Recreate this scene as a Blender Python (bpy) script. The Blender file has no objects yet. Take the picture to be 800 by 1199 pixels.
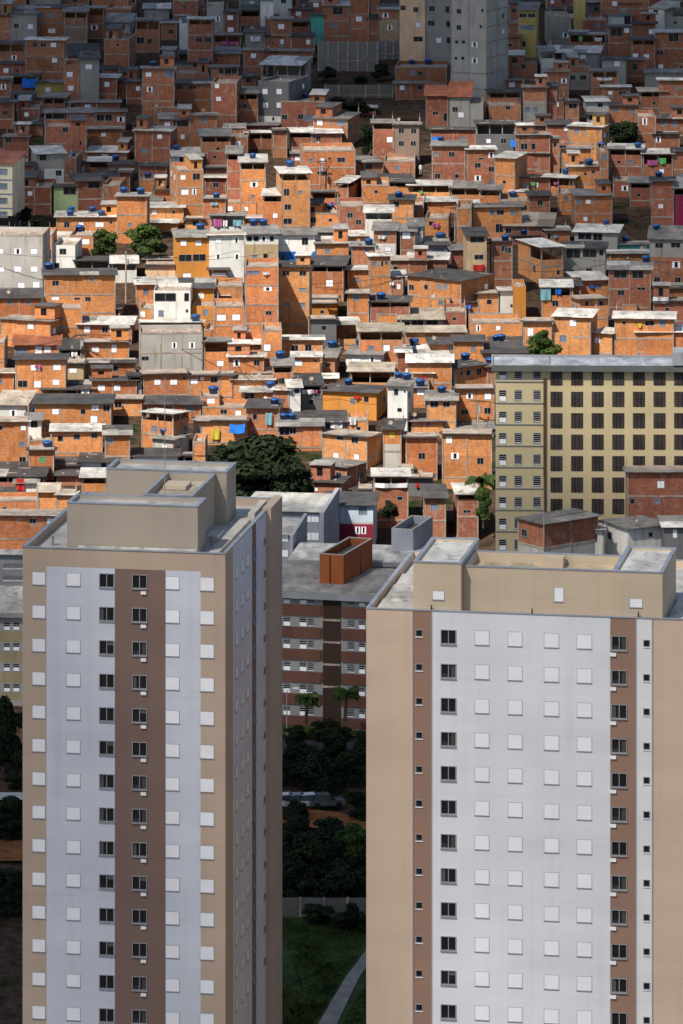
import bpy, math, random
from mathutils import Vector, Matrix, noise
random.seed(7)
F, YH, CX = 6500.0, -650.0, 400.0          # focal length and principal point, photograph pixels (800 wide)
scene = bpy.context.scene
COL = scene.collection

# ---------------------------------------------------------------- materials
def newmat(name):
    m = bpy.data.materials.new(name); m.use_nodes = True
    nt = m.node_tree; b = nt.nodes['Principled BSDF']
    return m, nt, b
def N(nt, t, **kw):
    n = nt.nodes.new(t)
    for k, v in kw.items():
        if k in n.inputs: n.inputs[k].default_value = v
        else: setattr(n, k, v)
    return n
def mapped(nt, scale, src='Position'):
    g = N(nt, 'ShaderNodeNewGeometry') if src == 'Position' else N(nt, 'ShaderNodeTexCoord')
    mp = N(nt, 'ShaderNodeMapping'); mp.inputs['Scale'].default_value = scale
    nt.links.new(g.outputs['Position' if src == 'Position' else src], mp.inputs['Vector'])
    return mp
def ramp(nt, src, p0, p1, c0=(0,0,0,1), c1=(1,1,1,1)):
    r = N(nt, 'ShaderNodeValToRGB'); e = r.color_ramp.elements
    e[0].position, e[1].position = p0, p1; e[0].color, e[1].color = c0, c1
    nt.links.new(src, r.inputs['Fac']); return r
def mixc(nt, fac, a, b, mode='MIX'):
    m = N(nt, 'ShaderNodeMix', data_type='RGBA', blend_type=mode)
    for v, i in ((fac, 0), (a, 6), (b, 7)):
        if hasattr(v, 'links'): nt.links.new(v, m.inputs[i])
        else: m.inputs[i].default_value = v
    return m.outputs[2]
def noisef(nt, scale, sc=1.0, detail=4, src='Position'):
    mp = mapped(nt, scale, src)
    n = N(nt, 'ShaderNodeTexNoise', Scale=sc, Detail=detail); nt.links.new(mp.outputs[0], n.inputs['Vector'])
    return n.outputs['Fac']
def attr(nt):
    a = N(nt, 'ShaderNodeVertexColor'); a.layer_name = 'Col'; return a.outputs['Color']

def bump(nt, b, h, strength, dist=0.05):
    bp = N(nt, 'ShaderNodeBump', Strength=strength, Distance=dist)
    nt.links.new(h, bp.inputs['Height']); nt.links.new(bp.outputs[0], b.inputs['Normal'])

def m_brick():
    m, nt, b = newmat('hollow_brick')
    c = attr(nt)
    tc = N(nt, 'ShaderNodeUVMap'); 
    bt = N(nt, 'ShaderNodeTexBrick', Scale=1.0, **{'Mortar Size': 0.022, 'Brick Width': 0.42, 'Row Height': 0.22, 'Bias': 0.1})
    bt.inputs['Color1'].default_value = (.78, .78, .78, 1); bt.inputs['Color2'].default_value = (1.22, 1.2, 1.15, 1)
    bt.inputs['Mortar'].default_value = (.95, 1.15, 1.3, 1)
    nt.links.new(tc.outputs[0], bt.inputs['Vector'])
    x = mixc(nt, 1.0, c, bt.outputs['Color'], 'MULTIPLY')
    n1 = ramp(nt, noisef(nt, (.35, .35, .5), 1, 5), .3, .72, (.84, .82, .80, 1), (1.13, 1.12, 1.1, 1)).outputs[0]
    x = mixc(nt, 1.0, x, n1, 'MULTIPLY')
    sm = ramp(nt, noisef(nt, (1.1, 1.1, .8), 1, 6), .57, .68).outputs[0]      # smeared mortar and render patches
    sf = N(nt, 'ShaderNodeMath', operation='MULTIPLY'); nt.links.new(sm, sf.inputs[0]); sf.inputs[1].default_value = .42
    x = mixc(nt, sf.outputs[0], x, (.40, .32, .27, 1))
    dk = ramp(nt, noisef(nt, (2.0, 2.0, .25), 1, 5), .56, .78).outputs[0]     # rain streaks
    df = N(nt, 'ShaderNodeMath', operation='MULTIPLY'); nt.links.new(dk, df.inputs[0]); df.inputs[1].default_value = .6
    x = mixc(nt, df.outputs[0], x, (.07, .05, .045, 1))
    nt.links.new(x, b.inputs['Base Color']); b.inputs['Roughness'].default_value = .92
    b.inputs['Specular IOR Level'].default_value = .2
    bump(nt, b, bt.outputs['Fac'], .5, -.02)
    return m
def m_plaster(name='render_coat', dirt=.55):
    m, nt, b = newmat(name)
    c = attr(nt)
    n1 = ramp(nt, noisef(nt, (.4, .4, .3), 1, 6), .3, .75, (.82, .82, .82, 1), (1.12, 1.12, 1.12, 1)).outputs[0]
    x = mixc(nt, 1.0, c, n1, 'MULTIPLY')
    dk = ramp(nt, noisef(nt, (1.6, 1.6, .22), 1, 6), .55, .8).outputs[0]
    df = N(nt, 'ShaderNodeMath', operation='MULTIPLY'); nt.links.new(dk, df.inputs[0]); df.inputs[1].default_value = dirt
    x = mixc(nt, df.outputs[0], x, (.10, .09, .08, 1))
    nt.links.new(x, b.inputs['Base Color']); b.inputs['Roughness'].default_value = .9
    b.inputs['Specular IOR Level'].default_value = .2
    return m
def m_sheet():
    m, nt, b = newmat('fibre_cement_sheet')
    c = attr(nt)
    st = N(nt, 'ShaderNodeTexWave', wave_type='BANDS', bands_direction='X', Scale=1.6, Distortion=.6)
    uv = N(nt, 'ShaderNodeUVMap'); nt.links.new(uv.outputs[0], st.inputs['Vector'])
    n1 = ramp(nt, noisef(nt, (.6, .25, .6), 1, 6), .3, .72, (.6, .6, .6, 1), (1.3, 1.28, 1.25, 1)).outputs[0]
    x = mixc(nt, 1.0, c, n1, 'MULTIPLY')
    w = ramp(nt, st.outputs['Fac'], .0, .5, (.78, .78, .78, 1), (1.06, 1.06, 1.06, 1)).outputs[0]
    x = mixc(nt, 1.0, x, w, 'MULTIPLY')
    dk = ramp(nt, noisef(nt, (.9, .9, .9), 1.3, 6), .55, .7).outputs[0]
    df = N(nt, 'ShaderNodeMath', operation='MULTIPLY'); nt.links.new(dk, df.inputs[0]); df.inputs[1].default_value = .55
    x = mixc(nt, df.outputs[0], x, (.055, .05, .047, 1))
    nt.links.new(x, b.inputs['Base Color']); b.inputs['Roughness'].default_value = .75
    b.inputs['Specular IOR Level'].default_value = .3
    bump(nt, b, st.outputs['Fac'], .35, .05)
    return m
def m_flat(name, col, rough=.8, var=.15, spec=.3, metal=0, sc=.8):
    m, nt, b = newmat(name)
    lo = tuple(v*(1-var) for v in col) + (1,); hi = tuple(v*(1+var) for v in col) + (1,)
    r = ramp(nt, noisef(nt, (sc,)*3, 1, 5), .3, .7, lo, hi)
    nt.links.new(r.outputs[0], b.inputs['Base Color'])
    b.inputs['Roughness'].default_value = rough; b.inputs['Specular IOR Level'].default_value = spec; b.inputs['Metallic'].default_value = metal
    return m
def m_attr(name, rough=.6, spec=.3):
    m, nt, b = newmat(name)
    n1 = ramp(nt, noisef(nt, (.9,)*3, 1, 4), .3, .7, (.85, .85, .85, 1), (1.12, 1.12, 1.12, 1)).outputs[0]
    nt.links.new(mixc(nt, 1.0, attr(nt), n1, 'MULTIPLY'), b.inputs['Base Color'])
    b.inputs['Roughness'].default_value = rough; b.inputs['Specular IOR Level'].default_value = spec
    return m
def m_paint():
    """tower paint: colour attribute, cloudy fading, faint floor joints and rain runs"""
    m, nt, b = newmat('weathered_wall_paint')
    c = attr(nt)
    n1 = ramp(nt, noisef(nt, (.12, .12, .3), 1, 6), .25, .75, (.90, .90, .91, 1), (1.06, 1.06, 1.05, 1)).outputs[0]
    x = mixc(nt, 1.0, c, n1, 'MULTIPLY')
    dk = ramp(nt, noisef(nt, (1.3, 1.3, .05), 1, 6), .5, .85, (1, 1, 1, 1), (.92, .915, .90, 1)).outputs[0]
    x = mixc(nt, 1.0, x, dk, 'MULTIPLY')
    j = ramp(nt, noisef(nt, (.05, .05, 3.0), 1, 3), .55, .7, (1, 1, 1, 1), (.97, .968, .96, 1)).outputs[0]
    x = mixc(nt, 1.0, x, j, 'MULTIPLY')
    nt.links.new(x, b.inputs['Base Color']); b.inputs['Roughness'].default_value = .85
    b.inputs['Specular IOR Level'].default_value = .2
    return m
def m_ground():
    m, nt, b = newmat('hill_soil')
    a = ramp(nt, noisef(nt, (.12, .12, .12), 1, 8), .56, .66).outputs[0]
    soil = ramp(nt, noisef(nt, (.8,)*3, 1, 6), .3, .7, (.03, .02, .015, 1), (.10, .065, .045, 1)).outputs[0]
    grass = ramp(nt, noisef(nt, (1.1,)*3, 1, 6), .3, .7, (.008, .015, .005, 1), (.02, .036, .010, 1)).outputs[0]
    nt.links.new(mixc(nt, a, soil, grass), b.inputs['Base Color']); b.inputs['Roughness'].default_value = 1
    b.inputs['Specular IOR Level'].default_value = .05
    return m
def m_leaf(name, c0, c1):
    m, nt, b = newmat(name)
    r = ramp(nt, noisef(nt, (.45,)*3, 1, 5), .35, .65, c0 + (1,), c1 + (1,))
    nt.links.new(r.outputs[0], b.inputs['Base Color']); b.inputs['Roughness'].default_value = .7
    b.inputs['Specular IOR Level'].default_value = .15
    return m

BRICK, PLASTER, SHEET, PAINT = m_brick(), m_plaster(), m_sheet(), m_paint()
CONC = m_flat('raw_concrete', (.33, .265, .215), .9, .35)
GLASS = m_flat('dark_glass', (.012, .013, .016), .25, .3, .5)
LOUVRE = m_flat('brown_louvre', (.062, .05, .046), .6, .3)
BLUEGLASS = m_flat('greyish_glass', (.16, .20, .27), .3, .3, .5)
SHUT = m_flat('white_shutter', (.90, .91, .94), .5, .04)
SHUTDARK = m_flat('shutter_gap', (.25, .26, .29), .6, .1)
ALU = m_flat('grey_window_metal', (.30, .31, .33), .5, .1)
FLASH = m_flat('metal_flashing', (.30, .33, .38), .45, .2)
COLOURED = m_attr('coloured_paint')
PLASTIC = m_attr('tank_plastic', .4, .5)
CLOTH = m_attr('cloth', .9, .1)
RUBBLE = m_flat('pale_rubble', (.45, .40, .35), .95, .5, .1, 0, 2.5)
DECK = m_flat('roof_membrane', (.52, .50, .46), .9, .2, .1, 0, .5)
SOIL = m_ground()
GRASS = m_leaf('meadow', (.014, .030, .006), (.045, .07, .014))
DIRT = m_flat('orange_dirt', (.24, .10, .04), 1, .3, .05)
ASPH = m_flat('asphalt', (.05, .05, .052), .9, .25, .2)
PATHC = m_flat('path_concrete', (.22, .21, .19), .9, .2, .1)
BARK = m_flat('bark', (.09, .065, .045), .95, .3, .1, 0, 2)
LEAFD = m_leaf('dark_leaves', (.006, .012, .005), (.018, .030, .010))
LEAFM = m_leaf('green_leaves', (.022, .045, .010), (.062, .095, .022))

# ---------------------------------------------------------------- mesh builder
class MB:
    def __init__(s): s.v, s.f, s.m, s.c = [], [], [], []
    def quad(s, pts, mat=0, col=(.5, .5, .5)):
        i = len(s.v); s.v += [tuple(p) for p in pts]; s.f.append(tuple(range(i, i+len(pts)))); s.m.append(mat); s.c.append(col)
    def hexa(s, p, mat=0, col=(.5, .5, .5)):          # p: bottom 4 (ccw from above), top 4
        i = len(s.v); s.v += [tuple(q) for q in p]
        for f in ((3,2,1,0), (4,5,6,7), (0,1,5,4), (1,2,6,5), (2,3,7,6), (3,0,4,7)):
            s.f.append(tuple(i+k for k in f)); s.m.append(mat); s.c.append(col)
    def box(s, x0, x1, y0, y1, z0, z1, mat=0, col=(.5, .5, .5)):
        s.hexa([(x0,y0,z0),(x1,y0,z0),(x1,y1,z0),(x0,y1,z0),(x0,y0,z1),(x1,y0,z1),(x1,y1,z1),(x0,y1,z1)], mat, col)
    def tube(s, a, b, r0, r1, n=8, mat=0, col=(.5,.5,.5), cap=True):
        a, b = Vector(a), Vector(b); d = (b-a).normalized()
        u = d.orthogonal().normalized(); w = d.cross(u); i = len(s.v)
        for p, r in ((a, r0), (b, r1)):
            for k in range(n):
                t = 2*math.pi*k/n; s.v.append(tuple(p + u*math.cos(t)*r + w*math.sin(t)*r))
        for k in range(n):
            s.f.append((i+k, i+(k+1)%n, i+n+(k+1)%n, i+n+k)); s.m.append(mat); s.c.append(col)
        if cap:
            s.f.append(tuple(i+n-1-k for k in range(n))); s.m.append(mat); s.c.append(col)
            s.f.append(tuple(i+n+k for k in range(n))); s.m.append(mat); s.c.append(col)
    def lathe(s, prof, n=14, mat=0, col=(.5,.5,.5), o=(0,0,0)):
        i = len(s.v)
        for r, z in prof:
            for k in range(n):
                t = 2*math.pi*k/n; s.v.append((o[0]+r*math.cos(t), o[1]+r*math.sin(t), o[2]+z))
        for j in range(len(prof)-1):
            for k in range(n):
                s.f.append((i+j*n+k, i+j*n+(k+1)%n, i+(j+1)*n+(k+1)%n, i+(j+1)*n+k)); s.m.append(mat); s.c.append(col)
        s.f.append(tuple(i+n-1-k for k in range(n))); s.m.append(mat); s.c.append(col)
        j = len(prof)-1; s.f.append(tuple(i+j*n+k for k in range(n))); s.m.append(mat); s.c.append(col)
    def wall(s, x0, x1, z0, z1, y, holes, colf, matf, depth=.14, zc=(), xc=()):
        """upright wall sheet at local y facing -y, cut round rectangular holes, with reveals"""
        hs = []
        for a, b, c, d in holes:
            a, b, c, d = max(a, x0+.04), min(b, x1-.04), max(c, z0+.04), min(d, z1-.04)
            if b-a > .1 and d-c > .1: hs.append((a, b, c, d))
        xs = sorted({x0, x1, *[h[0] for h in hs], *[h[1] for h in hs], *[q for q in xc if x0 < q < x1]})
        zs = sorted({z0, z1, *[h[2] for h in hs], *[h[3] for h in hs], *[q for q in zc if z0 < q < z1]})
        for i in range(len(xs)-1):
            for j in range(len(zs)-1):
                a, b, c, d = xs[i], xs[i+1], zs[j], zs[j+1]; mx, mz = (a+b)/2, (c+d)/2
                if any(h[0] < mx < h[1] and h[2] < mz < h[3] for h in hs): continue
                s.quad([(a,y,c),(b,y,c),(b,y,d),(a,y,d)], matf(mx, mz), colf(mx, mz))
        for a, b, c, d in hs:
            q = y+depth; col = colf((a+b)/2, c-.05); m = matf((a+b)/2, c-.05)
            s.quad([(a,y,c),(a,y,d),(a,q,d),(a,q,c)], m, col); s.quad([(b,y,d),(b,y,c),(b,q,c),(b,q,d)], m, col)
            s.quad([(a,y,c),(a,q,c),(b,q,c),(b,y,c)], m, col); s.quad([(a,q,d),(a,y,d),(b,y,d),(b,q,d)], m, col)
        return hs
    def mesh(s, name, mats, smooth=False):
        me = bpy.data.meshes.new(name); me.from_pydata(s.v, [], s.f)
        for m in mats: me.materials.append(m)
        me.polygons.foreach_set('material_index', s.m)
        if smooth: me.polygons.foreach_set('use_smooth', [True]*len(s.f))
        ca = me.color_attributes.new('Col', 'FLOAT_COLOR', 'CORNER'); uv = me.uv_layers.new(name='UVMap')
        cc, uu = [], []
        for p in me.polygons:
            n = p.normal; c = s.c[p.index]
            for vi in p.vertices:
                x, y, z = me.vertices[vi].co
                cc += [c[0], c[1], c[2], 1.0]
                uu += [x, y] if abs(n.z) > .6 else ([x, z] if abs(n.y) >= abs(n.x) else [y, z])
        ca.data.foreach_set('color', cc); uv.data.foreach_set('uv', uu)
        return me
    def build(s, name, mats, parent=None, smooth=False):
        return link(name, s.mesh(name, mats if isinstance(mats, (list, tuple)) else [mats], smooth), parent)

def link(name, me, parent=None):
    o = bpy.data.objects.new(name, me); COL.objects.link(o)
    if parent: o.parent = parent
    return o
def tag(o, label=None, cat=None, group=None, kind=None):
    if label: o['label'] = label
    if cat: o['category'] = cat
    if group: o['group'] = group
    if kind: o['kind'] = kind
    return o
def empty(name, loc, rz=0.0):
    o = bpy.data.objects.new(name, None); COL.objects.link(o); o.location = loc; o.rotation_euler[2] = rz
    o.empty_display_size = .5
    return o

# ---------------------------------------------------------------- where things stand
def scale_at(py): return 6.05 + 0.00509*py
def dist_at(py):                                   # how far the hill surface seen at photograph row py lies
    return F/scale_at(py) if py <= 600 else F/scale_at(600) - (py-600)*1.0
def height_of(py, Y): return -(py-YH)*Y/F
_tab = [(dist_at(p), height_of(p, dist_at(p))) for p in range(600, -61, -10)]
def terrain(X, Y):
    if Y >= _tab[-1][0]:
        z0 = _tab[-1][1]; return z0 + min(40, (Y-_tab[-1][0])*.05)
    if Y >= _tab[0][0]:
        for (a, za), (b, zb) in zip(_tab, _tab[1:]):
            if a <= Y <= b: return za + (zb-za)*(Y-a)/(b-a) - .4
    y0, z0 = _tab[0]
    if Y > 672: t = (Y-672)/(y0-672); return -146.5 + (z0-.4+146.5)*t
    if Y > 560: return -160 + 13.5*(Y-560)/112
    return -160 - min(6, (560-Y)*.06)
class Fr:
    """upright frame: origin O, local x turned by -th, local y away from the camera"""
    def __init__(s, O, th): s.O = Vector(O); s.th = th; s.ex = Vector((math.cos(th), -math.sin(th), 0)); s.ey = Vector((math.sin(th), math.cos(th), 0))
    def hit(s, px, py, yl=0.0):                    # ray through a photograph point against the plane local y = yl -> (x, z)
        d = Vector(((px-CX)/F, 1, -(py-YH)/F)); t = (s.O.dot(s.ey)+yl)/d.dot(s.ey); p = d*t - s.O
        return p.dot(s.ex), p.z
    def hitx(s, px, py, xl=0.0):                   # against the plane local x = xl -> (y, z)
        d = Vector(((px-CX)/F, 1, -(py-YH)/F)); t = (s.O.dot(s.ex)+xl)/d.dot(s.ex); p = d*t - s.O
        return p.dot(s.ey), p.z
    def hitz(s, px, py, zl):                       # against the plane local z = zl -> (x, y)
        d = Vector(((px-CX)/F, 1, -(py-YH)/F)); t = (s.O.z+zl)/d.z; p = d*t - s.O
        return p.dot(s.ex), p.dot(s.ey)
    def px(s, x, y, z):
        p = s.O + s.ex*x + s.ey*y; return CX+F*p.x/p.y, YH - F*(p.z+z)/p.y

# ---------------------------------------------------------------- windows (shared builder)
_wcache = {}
def window_mesh(kind, w, h, var=0):
    w, h = round(w*20)/20, round(h*20)/20
    if kind == 'A': var = random.choice([0, 0, 0, 1, 2, 3])
    k = (kind, w, h, var)
    if k in _wcache: return _wcache[k]
    b = MB(); t = .05; W2 = w/2; H2 = h/2
    mats = [ALU, GLASS, SHUT, SHUTDARK, BLUEGLASS, COLOURED]
    def ring(mat, y0=-.03, y1=.10, col=(.5,.5,.5), t=t):
        b.box(-W2, W2, y0, y1, -H2, -H2+t, mat, col); b.box(-W2, W2, y0, y1, H2-t, H2, mat, col)
        b.box(-W2, -W2+t, y0, y1, -H2+t, H2-t, mat, col); b.box(W2-t, W2, y0, y1, -H2+t, H2-t, mat, col)
    if kind == 'W':
        ring(3, -.02); b.box(-W2+t, -.012, -.035, .1, -H2+t, H2-t, 2); b.box(.012, W2-t, -.03, .1, -H2+t, H2-t, 2)
        b.box(-.012, .012, .0, .1, -H2+t, H2-t, 3)
    elif kind == 'V':                                # tower roller shutter: one white slab, its sill coloured dark as the shadow below
        b.box(-W2+.03, W2-.03, -.022, .02, -H2+.08, H2-.03, 2)
        b.box(-W2-.02, W2+.02, -.05, .02, -H2, -H2+.05, 3); b.box(-W2, W2, -.024, .02, H2-.03, H2, 3)
        b.box(-W2, -W2+.03, -.024, .02, -H2+.06, H2-.03, 3); b.box(W2-.03, W2, -.024, .02, -H2+.06, H2-.03, 3)
    elif kind == 'H':
        ring(2); q = w*.30
        b.box(-W2+t, -W2+q, -.04, .1, -H2+t, H2-t, 2); b.box(W2-q, W2-t, -.04, .1, -H2+t, H2-t, 2)
        b.box(-W2+q, W2-q, .07, .1, -H2+t, H2-t, 1)
    elif kind == 'S':
        ring(0); b.box(-W2+t, W2-t, .05, .1, -H2+t, H2-t, 4); b.box(-.02, .02, .0, .05, -H2+t, H2-t, 0)
    elif kind in 'YMGR':
        ring(0); c = {'Y': (.75,.5,.03), 'M': (.55,.06,.25), 'G': (.05,.35,.10), 'R': (.3,.05,.04)}[kind]
        b.box(-W2+t, W2-t, .02, .1, -H2+t, H2-t, 5, c)
    elif kind == 'A':                                # tower sliding window: two dark panes in a metal frame
        t = .07; ring(0, -.05, .12, t=t); b.box(-W2-.03, W2+.03, -.12, .02, -H2-.06, -H2-.002, 0)
        b.box(-W2+t, W2-t, .07, .12, -H2+t, H2-t, 1); b.box(-.035, .035, -.02, .069, -H2+t, H2-t, 0)
        if var == 1: b.box(-W2+t, -W2*.45, .06, .069, -H2+t, H2-t, 5, (.10,.10,.105))
        if var == 2: b.box(W2*.3, W2-t, .06, .069, -H2+t, H2-t, 5, (.07,.065,.06)); b.box(-W2+t, -.036, .055, .069, -H2+t, -H2*.35, 5, (.03,.035,.045))
        if var == 3: b.box(.036, W2-t, .055, .069, H2*.3, H2-t, 5, (.12,.12,.13))
    elif kind == 'a':                                # small bathroom window
        ring(0, -.03, .12, t=.06); b.box(-W2+.06, W2-.06, .07, .12, -H2+.06, H2-.06, 1); b.box(-W2-.03, W2+.03, -.07, .02, -H2-.05, -H2-.001, 2)
    elif kind == 'J':                                # slatted window: white lower leaf, dark slats above
        ring(0); n = 5
        b.box(-W2+t, W2-t, .07, .1, -H2+t, H2-t, 1)
        for i in range(n):
            z = -H2+t+(h-2*t)*(i+.25)/n; b.box(-W2+t, W2-t, .0, .06, z, z+.07, 0 if i else 2)
    elif kind == 'j':
        ring(0); b.box(-W2+t, W2-t, .07, .1, -H2+t, H2-t, 1); b.box(-W2+t, W2-t, .0, .069, -H2+t, 0-.08, 2)
        for i in range(2): z = .1+i*.25; b.box(-W2+t, W2-t, .0, .06, z, z+.07, 0)
    else:                                            # D, dark opening or glass
        ring(0 if random.random() < .6 else 3, -.02); b.box(-W2+t, W2-t, .07, .11, -H2+t, H2-t, 1)
        if w > .8: b.box(-.02, .02, .02, .069, -H2+t, H2-t, 0)
    me = b.mesh('window_'+{'W':'leafed','V':'shutter'}.get(kind, 'pane'), mats); _wcache[k] = me
    return me
def put_window(parent, kind, x, y, z, w, h, name='window', rz=0.0):
    o = link(name, window_mesh(kind, w, h), parent); o.location = (x, y, z); o.rotation_euler[2] = rz
    return o
THINGS = []
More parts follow.
